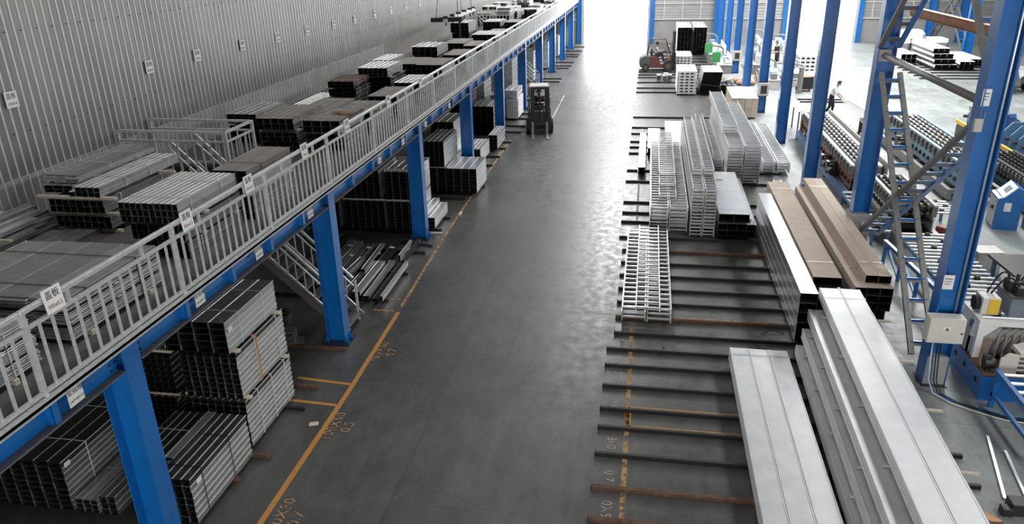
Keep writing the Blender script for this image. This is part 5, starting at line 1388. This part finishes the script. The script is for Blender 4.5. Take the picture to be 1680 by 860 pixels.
obj('portal_frame', fr, 'white_paint', t)
obj('side_plate', MB().box(-0.66, -0.63, 0.15, 0.55, 0.56, 1.05).box(-0.66, -0.5, 0.15, 0.19, 0.56, 0.9), 'pale_steel', t)
cl = obj('oil_cooler', MB().cbox(-0.52, -0.20, 0.25, 0.60, 1.32, 1.66, 0.01), 'cream', t)
o = obj('yellow_face', MB().box(-0.40, -0.22, 0.235, 0.25, 1.34, 1.64), 'yellow_paint', cl); o['label'] = 'yellow face'
obj('fan', MB().cyl((-0.52, 0.43, 1.49), (-0.60, 0.43, 1.49), 0.14, 18), 'rubber', cl)
for k in range(6):
    a = k * math.pi / 3
    obj('fan_guard_spoke', MB().bar((-0.61, 0.43, 1.49), (-0.61, 0.43 + 0.15 * math.cos(a), 1.49 + 0.15 * math.sin(a)), 0.01, 0.01), 'dark_steel', cl)
tk = obj('oil_tank', MB().cbox(-0.06, 0.95, 0.18, 0.82, 1.32, 1.72, 0.015), 'grey_blue', t)
obj('tank_lid', MB().box(-0.09, 0.98, 0.15, 0.85, 1.72, 1.74), 'dark_steel', tk)
obj('sight_panel', MB().box(0.52, 0.72, 0.168, 0.18, 1.36, 1.66), 'blue_paint', tk)
obj('pump_motor', MB().cyl((0.45, 0.45, 1.93), (0.90, 0.45, 1.93), 0.15, 16).box(0.5, 0.8, 0.33, 0.57, 1.74, 1.8).box(0.55, 0.75, 0.36, 0.54, 2.03, 2.12), 'dark_steel', t)
obj('valve_block', MB().cbox(-0.02, 0.3, 0.5, 0.75, 1.74, 1.92, 0.01).cbox(0.05, 0.2, 0.3, 0.45, 1.74, 1.88, 0.01).cyl((0.0, 0.62, 1.92), (0.0, 0.62, 2.02), 0.03, 8).cyl((0.16, 0.62, 1.92), (0.16, 0.62, 2.04), 0.035, 8), 'dark_steel', t)
def hose(pts, r=0.018, m='rubber'):
    return obj('hose', MB().tube(pts, r, 8), m, t, smooth=True)
def arc(p, q, h, n=10):
    p = Vector(p); q = Vector(q)
    return [p.lerp(q, i / n) + Vector((0, 0, h * math.sin(math.pi * i / n))) for i in range(n + 1)]
hose(arc((0.1, 0.37, 1.88), (-0.3, 0.5, 1.66), 0.25)); hose(arc((0.0, 0.62, 2.02), (-0.35, 0.55, 1.66), 0.2)); hose(arc((0.2, 0.6, 1.9), (0.75, 0.7, 1.74), 0.3)); hose(arc((0.28, 0.3, 1.74), (0.55, 0.2, 1.74), 0.22))
for i in range(4):
    x = -0.30 + 0.13 * i
    hose([(x + 0.38, 0.12, 1.16), (x + 0.22, 0.02, 1.14), (x + 0.08, -0.06, 1.05), (x, -0.12, 0.90), (x - 0.02, -0.10, 0.72), (x + 0.02, 0.0, 0.56)], 0.055, 'hose')
obj('copper_coil', MB().cyl((0.30, -0.02, 1.12), (0.75, -0.02, 1.12), 0.10, 16).cyl((0.34, -0.02, 1.12), (0.38, -0.02, 1.12), 0.112, 16).cyl((0.48, -0.02, 1.12), (0.52, -0.02, 1.12), 0.112, 16).cyl((0.62, -0.02, 1.12), (0.66, -0.02, 1.12), 0.112, 16), 'copper', t)
obj('guard_housing', MB().prism([(-0.40, 0.55), (-0.10, 0.55), (-0.10, 0.95), (-0.28, 0.98), (-0.40, 0.86)], -0.66, -0.62, axis='y').box(-0.10, 1.4, -0.66, -0.30, 0.92, 1.0).prism([(-0.05, 1.0), (1.4, 1.0), (1.4, 1.12), (0.2, 1.10)], -0.55, -0.3, axis='y'), 'cream', t)
for z in (0.62, 0.72, 0.82):
    obj('guide_bar', MB().cyl((-0.10, -0.60, z), (1.5, -0.60, z), 0.028, 8), 'galv_bright', t)
dm = obj('drive_motor', MB().cyl((-0.60, -0.5, 0.68), (-0.42, -0.5, 0.68), 0.10, 14).box(-0.58, -0.5, -0.6, -0.4, 0.545, 0.6).box(-0.62, -0.5, -0.55, -0.45, 0.76, 0.84), 'dark_steel', t)
# punch deck behind the press
t = thing('steel_plate_table', 'table with a dark steel plate behind the hydraulic press', 'table', (9.25, 17.9, 0.004), 0.05)
obj('plate', MB().box(-0.8, 0.9, -0.6, 0.8, 0.80, 0.86), 'dark_steel', t)
for a in (-0.7, 0.75):
    for b_ in (-0.5, 0.65): obj('leg', MB().box(a, a + 0.08, b_, b_ + 0.08, 0, 0.80), 'machine_blue', t)
# blue feed table in front of the press
t = thing('feed_table', 'blue steel feed table with rollers in front of the hydraulic press', 'table', (6.48, 11.35, 0.004), 0.0)
for x in (0.0, 0.95):
    obj('side_beam', MB().box(x, x + 0.08, 0, 1.75, 0.66, 0.76), 'blue_paint', t)
    obj('lower_beam', MB().box(x, x + 0.06, 0.05, 1.7, 0.24, 0.31), 'blue_paint', t)
    for y in (0.05, 1.64): obj('leg', MB().box(x, x + 0.075, y, y + 0.075, 0, 0.66), 'blue_paint', t)
for i in range(6): obj('roller', MB().cyl((0.08, 0.15 + 0.29 * i, 0.72), (0.95, 0.15 + 0.29 * i, 0.72), 0.035, 10), 'galv_bright', t)
# electrical box hanging on the nearest column, with its cables
t = thing('electrical_box', 'cream electrical box with a warning sticker hung on the nearest right column', 'electrical box', (5.66, 13.545, 1.06), 0.0)
obj('case', MB().cbox(-0.31, 0.31, -0.13, 0.12, 0.0, 0.50, 0.008), 'cream', t)
obj('door', MB().box(-0.305, 0.305, -0.146, -0.131, 0.006, 0.494), 'cream', t)
st = obj('warning_sticker', MB().box(-0.05, 0.05, -0.148, -0.1465, 0.24, 0.34), 'paper', t)
wt = MB().prism([(-0.035, 0.275), (0.035, 0.275), (0.0, 0.332)], -0.1495, -0.1485, axis='y')
obj('warning_triangle', wt, 'ink', st)
link('lettering', text_mesh('lettering', '当心触电', 0.022, 'ink'), st, (0, -0.1486, 0.257), (math.pi / 2, 0, 0))
obj('lock', MB().cyl((0.26, -0.147, 0.22), (0.26, -0.158, 0.22), 0.018, 10), 'dark_steel', t)
for i, (m, off) in enumerate((('blue_paint', 0.0), ('rubber', 0.05), ('rubber', 0.1), ('white_paint', -0.04))):
    c = MB().tube([(5.55 + off, 13.50, 1.057), (5.55 + off, 13.46, 0.7), (5.58 + off, 13.42, 0.25), (5.66 + off, 13.30, 0.04), (5.9 + off, 13.1 - 0.03 * i, 0.022), (6.2 + off, 12.95 - 0.05 * i, 0.022), (6.6, 12.75 - 0.06 * i, 0.022), (7.4, 12.6 - 0.05 * i, 0.022)], 0.012, 6)
    o = obj('cable', c, m, None, smooth=True); tag(o, ('blue cable hanging from the cream electrical box', 'black cable next to the blue one under the cream electrical box', 'rightmost black cable under the cream electrical box', 'white cable under the cream electrical box')[i], 'cable')
for (x, y, z, w, lab) in [(5.53, 13.69, 5.40, 0.11, 'small white notice fixed high on the nearest right column'), (5.54, 13.66, 2.05, 0.16, 'small white notice low on the nearest right column above the electrical box')]:
    t = thing('notice_board', lab, 'notice', (x, y, z))
    obj('board', MB().box(-0.02, w, -0.01, 0.0, 0, 0.28), 'paper', t)
    obj('printed_lines', MB().box(0.0, w - 0.03, -0.0115, -0.0105, 0.20, 0.215).box(0.0, w - 0.03, -0.0115, -0.0105, 0.15, 0.162).box(0.0, w - 0.05, -0.0115, -0.0105, 0.10, 0.112), 'ink', t)
t = thing('lamp_bracket', 'grey bracket with a lamp box reaching out from the nearest column over the lines', 'bracket', (5.62, 13.7, 5.05))
obj('box', MB().cbox(-0.16, -0.02, -0.06, 0.02, -0.08, 0.14, 0.01), 'pale_steel', t)
obj('arm', MB().bar((-0.02, 0, 0.05), (0.0, 0.02, 0.25), 0.02, 0.02), 'grey_steel', t)
for (x, y, z, lab) in [(5.80, 39.56, 0.9, 'grey switch box on the blue column beside the carton bundle'), (5.80, 52.56, 0.85, 'grey switch box on the blue column by the green screens')]:
    t = thing('switch_box', lab, 'switch box', (x, y, z))
    obj('case', MB().cbox(-0.25, 0.25, -0.09, 0.09, 0, 0.62, 0.01), 'pale_steel', t)
    obj('window', MB().box(-0.15, 0.15, -0.096, -0.091, 0.1, 0.5), 'dark_steel', t)

# ------------------------------------------------------------------ far stock and machines on the right of the aisle
bundle('left of the two tall black-fronted white-topped stacks at the back', (2.2, 3.28, 61.7, 66.6, 0.12, 2.08), 4, 12, m='galv_dark', topm='galv_bright', straps=())
bundle('right of the two tall black-fronted white-topped stacks at the back', (3.42, 4.42, 61.7, 66.6, 0.12, 2.08), 4, 12, m='galv_dark', topm='galv_bright', straps=())
def lattice_stack(label, x0, x1, y0, y1, z0, z1, nc, nr, m='galv_bright'):
    t = thing('tray_stack', label, 'stack', ((x0 + x1) / 2, y0, z0))
    w = (x1 - x0) / nc; h = (z1 - z0) / nr; cx = (x0 + x1) / 2
    k = cover_mesh(w, h * 0.62, y1 - y0, m)
    for r in range(nr):
        for c in range(nc):
            link('tray', k, t, (x0 - cx + (c + 0.5) * w, 0, r * h + (0.0 if r == 0 else 0.0)))
            if r < nr - 1:
                link('spacer', _spacer(w * 0.3, h * 0.38, y1 - y0), t, (x0 - cx + (c + 0.5) * w, 0.01, r * h + h * 0.62))
    return t
def _spacer(w, h, L):
    key = ('sp', round(w, 3), round(h, 3), round(L, 3))
    if key not in _cache: _cache[key] = setmats(MB().box(-w / 2, w / 2, 0, L - 0.02, 0, h).mesh('spacer'), 'white_paint')
    return _cache[key]
lattice_stack('white lattice stack of trays in front of the slanting dark bundle', 1.72, 2.82, 44.4, 47.2, 0.08, 1.42, 4, 8)
lattice_stack('white gridded tray stack beside the driven forklift', 1.85, 3.02, 54.1, 56.9, 0.08, 1.0, 5, 5)
lattice_stack('white gridded tray stack far right beyond the orange trolley', 9.7, 11.6, 52.7, 55.5, 0.004, 1.25, 6, 5)
for i, (x, y) in enumerate(((0.75, 48.9), (1.1, 48.7), (1.42, 48.9), (1.2, 49.5))):
    bundle('small pale carton-like bundle on the bars before the driven forklift', (x - 0.14, x + 0.14, y, y + 0.5, 0.004, 0.45), 2, 3, m='galv_bright', straps=(), group='small pale bundles before the forklift')
# slanting bundle of upright troughs
t = thing('channel_bundle', 'slanting bundle of dark upright troughs beside the white lattice stack', 'bundle', (2.95, 44.4, 0.09))
km = channel_mesh(0.085, 1.25, 2.6, 'galv_bright')
for i in range(12):
    link('channel', km, t, (0.05 + i * 0.09, 0, 0), (0, 0.0, 0))
for c in t.children: c.rotation_euler = (0, 0.16, 0)
obj('strap', MB().bar((0.06, -0.012, 0.55), (1.22, -0.012, 0.42), 0.02, 0.02), 'rusty', t)
bundle('low dark bundle under the white scraps right of the slanting troughs', (4.2, 4.95, 44.9, 47.0, 0.08, 0.5), 3, 3, m='dark_steel', straps=())
for i in range(5):
    o = obj('white_offcut', MB().box(-0.3, 0.3, -0.07, 0.07, 0, 0.04), 'white_paint', None, (4.45 + 0.08 * i, 46.0, 0.505 + 0.041 * i), (0, 0, 0.5 + 0.15 * i)); tag(o, 'white offcut heaped on the low dark bundle beside the slanting troughs', 'offcut', 'white offcuts')
rnd = random.Random(4)
for i in range(6):
    sk_ = MB(); vs = []; n = 10
    sx, sy, sz = rnd.uniform(.22, .34), rnd.uniform(.22, .34), rnd.uniform(.14, .2)
    for a in range(6):
        th = math.pi * a / 5
        for b_ in range(n):
            ph = 2 * math.pi * b_ / n; k_ = 1 + rnd.uniform(-.12, .12)
            vs.append((sx * math.sin(th) * math.cos(ph) * k_, sy * math.sin(th) * math.sin(ph) * k_, sz - sz * math.cos(th)))
    sk_.add(vs, [(a * n + b_, a * n + (b_ + 1) % n, (a + 1) * n + (b_ + 1) % n, (a + 1) * n + b_) for a in range(5) for b_ in range(n)])
    o = obj('sack', sk_, 'sack', None, (5.0 + 0.62 * (i % 3) - 0.2 * (i // 3), 48.0 + 0.75 * (i // 3), 0.004), smooth=True); tag(o, 'brown sack in the heap at the foot of the blue column row', 'sack', 'brown sacks by the columns')
# green screens on stands
for (x, y, z, lab) in ((4.15, 55.2, 1.0, 'green screen of the machine farther back, beside the blue columns'), (4.35, 51.0, 0.95, 'nearer green screen of the machine beside the blue columns')):
    t = thing('control_screen', lab, 'screen', (x, y, 0.004))
    obj('panel', MB().cbox(-0.26, 0.26, -0.04, 0.04, z, z + 0.62, 0.01), 'green_paint', t)
    obj('stand', MB().box(-0.05, 0.05, -0.05, 0.05, 0, z).box(-0.25, 0.25, -0.25, 0.25, 0, 0.03), 'grey_steel', t)
# far machine rows
def far_machine(label, x, y, w, L, h, rz=0.0, m='grey_steel', seed=1):
    r = random.Random(seed)
    t = thing('machine_tool', label, 'machine', (x, y, 0.004), rz)
    obj('base', MB().cbox(-w / 2, w / 2, 0, L, 0, h * 0.45, 0.02), m, t)
    obj('top_table', MB().box(-w / 2 - 0.05, w / 2 + 0.05, -0.05, L + 0.05, h * 0.45, h * 0.5), 'pale_steel', t)
    for i in range(int(L / 0.5)):
        yy = 0.15 + i * 0.5
        obj('head', MB().cbox(-w * 0.35, -w * 0.05, yy, yy + 0.3, h * 0.5, h * (0.75 + 0.25 * r.random()), 0.015).cyl((w * 0.1, yy + 0.15, h * 0.62), (w * 0.42, yy + 0.15, h * 0.62), 0.09, 10), r.choice(['white_paint', 'grey_steel', 'pale_steel', 'machine_lightblue']), t)
    obj('guard', MB().box(w * 0.45, w * 0.5, 0.1, L - 0.1, h * 0.5, h * 0.9), 'white_paint', t)
    obj('duct', MB().tube([(0, L * 0.4, h * 0.9), (0, L * 0.4, h * 1.2), (-w * 0.2, L * 0.4, h * 1.35), (-w * 0.7, L * 0.4, h * 1.38)], 0.06, 8), 'hose', t)
    return t
far_machine('white-headed machine behind the first far blue columns', 5.0, 52.4, 1.0, 3.4, 1.2, seed=1)
far_machine('grey machine with a curved duct between the far blue columns and the back wall', 4.95, 57.0, 1.1, 4.0, 1.4, seed=2)
far_machine('machine bench beside the column with the grey switch box', 7.6, 46.5, 1.1, 4.5, 1.1, m='pale_steel', seed=3)
far_machine('long machine bench beyond the person in black', 8.4, 57.5, 1.2, 6.0, 1.5, m='white_paint', seed=4)
far_machine('machine bench behind the row of blue columns at mid depth', 7.4, 52.2, 1.0, 4.5, 1.3, seed=5)
far_machine('pale machine before the second bright doorway', 10.2, 58.5, 1.4, 5.0, 1.2, m='white_paint', seed=6)
far_machine('low conveyor machine with rollers beyond the orange trolley', 9.3, 47.6, 2.2, 2.2, 0.9, m='pale_steel', seed=7)
t = thing('steel_post', 'short grey floor post beside the orange trolley', 'post', (8.62, 45.4, 0.004))
obj('pipe', MB().cyl((0, 0, 0.02), (0, 0, 1.45), 0.14, 14), 'grey_steel', t); obj('flange', MB().cyl((0, 0, 0), (0, 0, 0.02), 0.2, 14), 'grey_steel', t)
t = thing('welding_trolley', 'black and orange welding set on wheels beyond the columns', 'trolley', (9.05, 46.2, 0.004), 0.3)
obj('case', MB().cbox(-0.35, 0.35, -0.3, 0.3, 0.12, 0.85, 0.03), 'machine_brown', t); obj('front', MB().box(-0.33, 0.33, -0.315, -0.301, 0.15, 0.82), 'black_steel', t)
for s in (-1, 1): obj('wheel', MB().cyl((s * 0.36, 0.15, 0.12), (s * 0.42, 0.15, 0.12), 0.12, 12), 'rubber', t)
obj('handle', MB().tube([(-0.2, 0.3, 0.8), (-0.2, 0.45, 1.05), (0.2, 0.45, 1.05), (0.2, 0.3, 0.8)], 0.018, 6), 'dark_steel', t)
t = thing('hoop_reel', 'orange reel standing by a far blue column', 'reel', (6.6, 48.6, 0.004))
obj('hoop', MB().tube([(0.0, 0.32 * math.cos(a * math.pi / 10), 0.36 + 0.32 * math.sin(a * math.pi / 10)) for a in range(21)], 0.035, 8), 'orange_paint', t)
t = thing('machine_infeed', 'spindly infeed frame with holes at the far end of the brown-panelled line', 'frame', (7.0, 35.0, 0.004))
for x in (-0.25, 0.35):
    for y in (0, 1.4): obj('leg', MB().box(x, x + 0.05, y, y + 0.05, 0, 1.0), 'dark_steel', t)
obj('top_plate', MB().box(-0.3, 0.45, -0.05, 1.5, 1.0, 1.03), 'pale_steel', t)
for i in range(3): obj('hole', MB().cyl((0.05, 0.3 + 0.4 * i, 1.031), (0.05, 0.3 + 0.4 * i, 1.034), 0.07, 10), 'black_steel', t)

# machine bay floor: bundles far right
k = 0
for z0, w_ in ((0.12, 1.35), (0.45, 1.3), (0.78, 1.2), (1.11, 1.0)):
    bundle('%s black-ended white bundle of the four-high stack at far right' % ORD[k] + ' from below', (18.45 - 0.05 * k, 18.45 - 0.05 * k + w_, 53.9 + 0.1 * k, 58.5, z0, z0 + 0.29), 3, 2, m='dark_steel', topm='white_paint', straps=()); k += 1
bundle('low black-ended bundle right of the four-high stack at far right', (19.9, 20.8, 53.8, 57.5, 0.12, 0.62), 3, 3, m='dark_steel', topm='white_paint', straps=())
bundle('second low black-ended bundle beyond the four-high stack at far right', (20.9, 22.0, 55.5, 59.5, 0.12, 0.55), 3, 3, m='dark_steel', topm='white_paint', straps=())
bundle('long white-topped bundle left of the four-high stack at far right', (17.1, 18.1, 56.5, 60.8, 0.12, 0.75), 3, 2, m='galv_bright', topm='white_paint', straps=())
for i in range(7):
    floor_bar('black floor bar under the far right bundles, %s from the front' % ORD[i], 16.6, 21.8, 50.6 + 1.15 * i, group='floor bars under the far right bundles')
for i, (x, y, w_, m1) in enumerate(((18.6, 61.9, 1.25, 'tarp_grey'), (20.0, 62.0, 1.25, 'tarp_grey'), (21.35, 62.2, 1.2, 'tarp_grey'))):
    t = thing('tarped_bale', 'grey bale with a white cover at the back, %s from the left' % ORD[i], 'bale', (x, y, 0.004), 0, 'covered bales by the back wall')
    obj('bale', MB().cbox(-w_ / 2, w_ / 2, 0, 1.6, 0, 1.0, 0.08), m1, t)
    obj('white_cover', MB().cbox(-w_ / 2 - 0.03, w_ / 2 + 0.03, -0.03, 1.63, 0.82, 1.12, 0.1), 'tarp_white', t)
    for q in range(3): obj('lashing', MB().box(-w_ / 2 + 0.3 + 0.4 * q, -w_ / 2 + 0.33 + 0.4 * q, -0.012, 0.0, 0.02, 0.82), 'dark_steel', t)
o = obj('tarped_bale', MB().cbox(-1.0, 1.0, 0, 1.4, 0, 0.6, 0.25), 'tarp_white', None, (19.3, 62.1, 1.128)); tag(o, 'white wrapped bale lying on top of the covered bales at the back', 'bale')
t = thing('tyred_vehicle', 'low dark cart with black tyres just right of the nearest column at far right', 'vehicle', (20.2, 46.4, 0.004), 0.6)  # stands for the wheels of a vehicle; the low deck is made up
obj('deck', MB().box(-0.8, 0.8, -0.5, 1.4, 0.5, 0.58), 'dark_steel', t)
for sx in (-0.9, 0.9):
    for sy in (-0.1, 1.0):
        obj('wheel', MB().cyl((sx - 0.1, sy, 0.42), (sx + 0.1, sy, 0.42), 0.42, 18).cyl((sx - 0.11, sy, 0.42), (sx + 0.11, sy, 0.42), 0.2, 12), 'rubber', t)
bundle('pale long bundle beside the dark cart at far right', (21.8, 23.2, 45.0, 50.0, 0.004, 0.9), 4, 4, m='galv_bright', straps=())
# fan stands by the second doorway, rod heap behind the worker
t = thing('tube_heap', 'tangled heap of short white rods on two dark bars behind the person in white', 'heap', (9.4, 42.9, 0.004))
rnd = random.Random(12); hm = MB()
for i in range(40):
    a = rnd.uniform(0, math.pi); x, y = rnd.uniform(-0.4, 0.5), rnd.uniform(-0.4, 0.4); z = rnd.uniform(0.12, 0.45)
    hm.bar((x, y, z), (x + 0.5 * math.cos(a), y + 0.5 * math.sin(a), max(0.1, z + rnd.uniform(-0.15, 0.15))), 0.015, 0.015)
hp = obj('rod_heap', hm, 'galv', t); hp['kind'] = 'stuff'
for i, y in enumerate((42.6, 43.3)): floor_bar('dark bar carrying the tangled rod heap, %s one' % ('nearer', 'farther')[i], 8.2, 10.6, y, group='bars under the rod heap')
t = thing('lift_post_pair', 'pair of pale upright posts with wires beside the nearest right column', 'posts', (12.3, 31.2, 0.004))
for x in (0, 0.55):
    obj('post', MB().box(x, x + 0.14, 0, 0.14, 0, 1.9), 'pale_steel', t)
obj('crossbar', MB().box(-0.05, 0.75, -0.02, 0.16, 1.9, 2.05), 'pale_steel', t)

# ------------------------------------------------------------------ lifting beam with slings over the far mezzanine
t = thing('lifting_beam', 'black lifting beam with chains hanging over the far part of the mezzanine', 'lifting beam', (-8.9, 36.2, 5.12), 0.0)
obj('main_bar', MB().bar((0, -2.6, 0), (0, 3.4, 0.05), 0.16, 0.14), 'galv_bright', t)
for y in (-2.4, -1.2, 0, 1.2, 2.4, 3.2):
    obj('hook', MB().box(-0.10, 0.10, y - 0.05, y + 0.05, 0.06, 0.18).bar((0, y, -0.05), (0, y, -0.22), 0.05, 0.05), 'black_steel', t)
obj('cross_arm', MB().bar((-0.7, -2.3, 0.02), (0.7, -2.2, 0.02), 0.25, 0.18).bar((-0.5, -1.6, 0.0), (0.6, -1.5, 0.0), 0.2, 0.16), 'black_steel', t)
for x, y in ((-0.5, -2.2), (0.5, -2.2), (-0.1, 1.0), (0.1, 2.4)):
    obj('chain', MB().cyl((x, y, 0.1), (0, 0.2, ROOF - 5.2), 0.014, 6), 'dark_steel', t)
t = thing('support_post', 'dark post under the lifting beam standing on the mezzanine', 'post', (-9.3, 38.0, D + 0.002))
obj('post', MB().box(-0.05, 0.05, -0.05, 0.05, 0.0, 1.4), 'dark_steel', t); obj('foot', MB().box(-0.2, 0.2, -0.2, 0.2, 0, 0.02), 'dark_steel', t)

# ------------------------------------------------------------------ signs
def sign(label, lines, w, h, loc, rot, group=None, sizes=None, top='ink', bottom='ink', name='sign_board'):
    """board in the local XZ plane facing -Y"""
    t = thing(name, label, 'sign', loc, 0, group)
    t.rotation_euler = rot
    obj('board', MB().box(-w / 2, w / 2, 0, 0.004, -h / 2, h / 2), 'paper', t)
    sizes = sizes or (h * 0.40, h * 0.30)
    for i, s in enumerate(lines):
        link('lettering', text_mesh('lettering', s, sizes[i], top if i == 0 else bottom), t, (0, -0.0012, h * (0.2 if i == 0 else -0.26)), (math.pi / 2, 0, 0))
    return t
R90 = math.pi / 2
nm = ['nearest', 'second', 'third', 'fourth', 'fifth', 'sixth', 'seventh', 'eighth', 'ninth', 'tenth', 'eleventh', 'twelfth']
for i, (y, z) in enumerate([(6.36, 3.40), (8.96, 3.40), (10.77, 3.40), (12.85, 3.40), (16.89, 3.38), (18.77, 3.38), (20.05 + 0.9, 3.38), (23.76, 3.38)]):
    sign('white paper sign on the blue edge beam, %s from the camera' % nm[i], ('常规槽', '100*100*1.0' if i == 0 else ('200*100*1.0', '150*100*1.0', '100*50*0.8')[i % 3]), 0.24, 0.24, (-6.285, y, z), (0, 0, R90), 'paper signs on the edge beam', sizes=(0.085, 0.044))
for i, (y, s) in enumerate([(6.33, '300x0.5'), (8.88, '400x0.5'), (10.63, '200x0.5'), (12.74, '150x0.5'), (14.87, '100x0.5'), (17.6, '100x0.6'), (20.4, '200x0.6')]):
    sign('white sign hanging on the guard rail, %s from the camera' % nm[i], ('盖板', s), 0.27, 0.27, (-6.188, y, D + 0.98), (-0.08, 0, R90), 'signs hanging on the guard rail', sizes=(0.105, 0.068), bottom='brown_ink')
for i, (y, z) in enumerate([(11.53, 5.75), (15.5, 5.74), (17.45, 5.74), (19.68, 5.72), (21.84, 5.70), (23.94, 5.68), (26.19, 5.67), (28.21, 5.66), (30.46, 5.66), (32.5, 5.66), (34.67, 5.66), (36.94, 5.66)]):
    sign('paper sign on the corrugated left wall, %s from the camera' % nm[i], ('盖板', '150x0.6' if i == 0 else '200x0.6'), 0.28, 0.28, (WX + 0.037, y, z), (0, 0, R90), 'paper signs on the corrugated wall', sizes=(0.11, 0.068))

# ------------------------------------------------------------------ floor markings
def marking(label, pts, w, m, name='floor_line'):
    mb = MB(); mb2 = []
    P = [Vector((p[0], p[1], 0)) for p in pts]
    vs = []
    for i, p in enumerate(P):
        dd = (P[min(i + 1, len(P) - 1)] - P[max(i - 1, 0)]).normalized(); n_ = Vector((-dd.y, dd.x, 0)) * w / 2
        vs += [p - n_ + Vector((0, 0, 0.003)), p + n_ + Vector((0, 0, 0.003))]
    mb.add(vs, [(2 * i, 2 * i + 2, 2 * i + 3, 2 * i + 1) for i in range(len(P) - 1)])
    o = obj(name, mb, m); tag(o, label, 'floor line'); return o
marking('worn orange line along the left side of the aisle', [(-5.48, 6.5), (-5.52, 12), (-5.62, 15.4)], 0.10, 'line_orange')
marking('faded continuation of the orange line along the left side of the aisle', [(-5.64, 15.6), (-5.85, 22), (-5.95, 33)], 0.08, 'line_faded')
marking('pale line carrying on along the left of the aisle past the forklift', [(-4.6, 36.2), (-4.7, 44)], 0.08, 'stencil_pale')
marking('first orange cross line from the tall stack to the aisle line', [(-6.6, 11.45), (-5.56, 11.40)], 0.08, 'line_orange')
marking('second orange cross line from the tall stack to the aisle line', [(-6.75, 12.25), (-5.57, 12.15)], 0.08, 'line_orange')
marking('short faded orange cross line by the floor covers, nearer one', [(-6.25, 15.45), (-5.75, 15.45)], 0.07, 'line_faded')
marking('short faded orange cross line by the floor covers, farther one', [(-6.2, 16.1), (-5.8, 16.1)], 0.07, 'line_faded')
marking('patchy orange line crossing the ends of the right floor bars', [(-0.07, 8.6), (-0.07, 11.4), (-0.07, 15.4)], 0.085, 'line_faded')
marking('solid orange stretch of the line at the right floor bars', [(-0.05, 11.40), (-0.05, 12.05)], 0.10, 'line_orange')
marking('orange cross line beside the seventh floor bar towards the silver covers', [(-0.05, 11.47), (2.1, 11.47)], 0.09, 'line_orange')
marking('thin orange cross line by the fifth floor bar towards the silver covers', [(-0.05, 12.10), (2.1, 12.10)], 0.05, 'line_orange')
marking('rusty orange cross line behind the lone ladder stack', [(0.9, 15.92), (3.3, 15.92)], 0.08, 'line_faded')
marking('pale dashed line along the right of the aisle farther back', [(-0.1, 22.3), (-0.1, 37)], 0.07, 'stencil_pale')
def stencil(label, s, size, x, y, rz, m):
    o = link('floor_lettering', text_mesh('floor_lettering', s, size, m, extrude=0.0), None, (x, y, 0.0035), (0, 0, rz)); tag(o, label, 'floor lettering')
stencil('orange stencilled 100X50 0.7 on the aisle floor at the bottom edge', '100X50\n0.7', 0.27, -5.12, 8.35, math.pi / 2 + 0.0, 'stencil')
stencil('orange stencilled 100X50 0.5 on the aisle floor beside the line', '100X50\n0.5', 0.27, -5.22, 10.75, math.pi / 2, 'stencil')
stencil('faint orange stencilled 100X50 farther up the aisle line', '100X50\n0.7', 0.27, -5.3, 13.5, math.pi / 2, 'line_faded')
for i, (s, y) in enumerate([('0X9', 9.25), ('0.7', 10.05), ('300', 10.95), ('X0', 12.15), ('300X', 13.1), ('100', 13.9), ('5', 14.7)]):
    stencil('pale stencilled %s between the right floor bars, %s from the front' % (s, nm[i]), s, 0.24, -0.32, y, -math.pi / 2, 'stencil_pale')
# cut strap ends lying on the floor at right
for i, pts in enumerate([[(2.75, 15.35), (2.95, 15.5), (3.25, 15.45)], [(2.65, 14.7), (2.55, 14.95), (2.75, 15.1), (3.2, 14.9)], [(0.55, 14.1), (0.65, 14.3), (0.62, 14.5)]]):
    o = obj('cut_strap', MB().tube([(p[0], p[1], 0.012 + 0.03 * (j % 2)) for j, p in enumerate(pts)], 0.008, 6), 'rubber', None, smooth=True); tag(o, ('cut black strap curl beside the perforated trunking', 'long cut black strap loop near the perforated trunking foot', 'short cut black strap on the floor below the lone ladder stack')[i], 'strap')
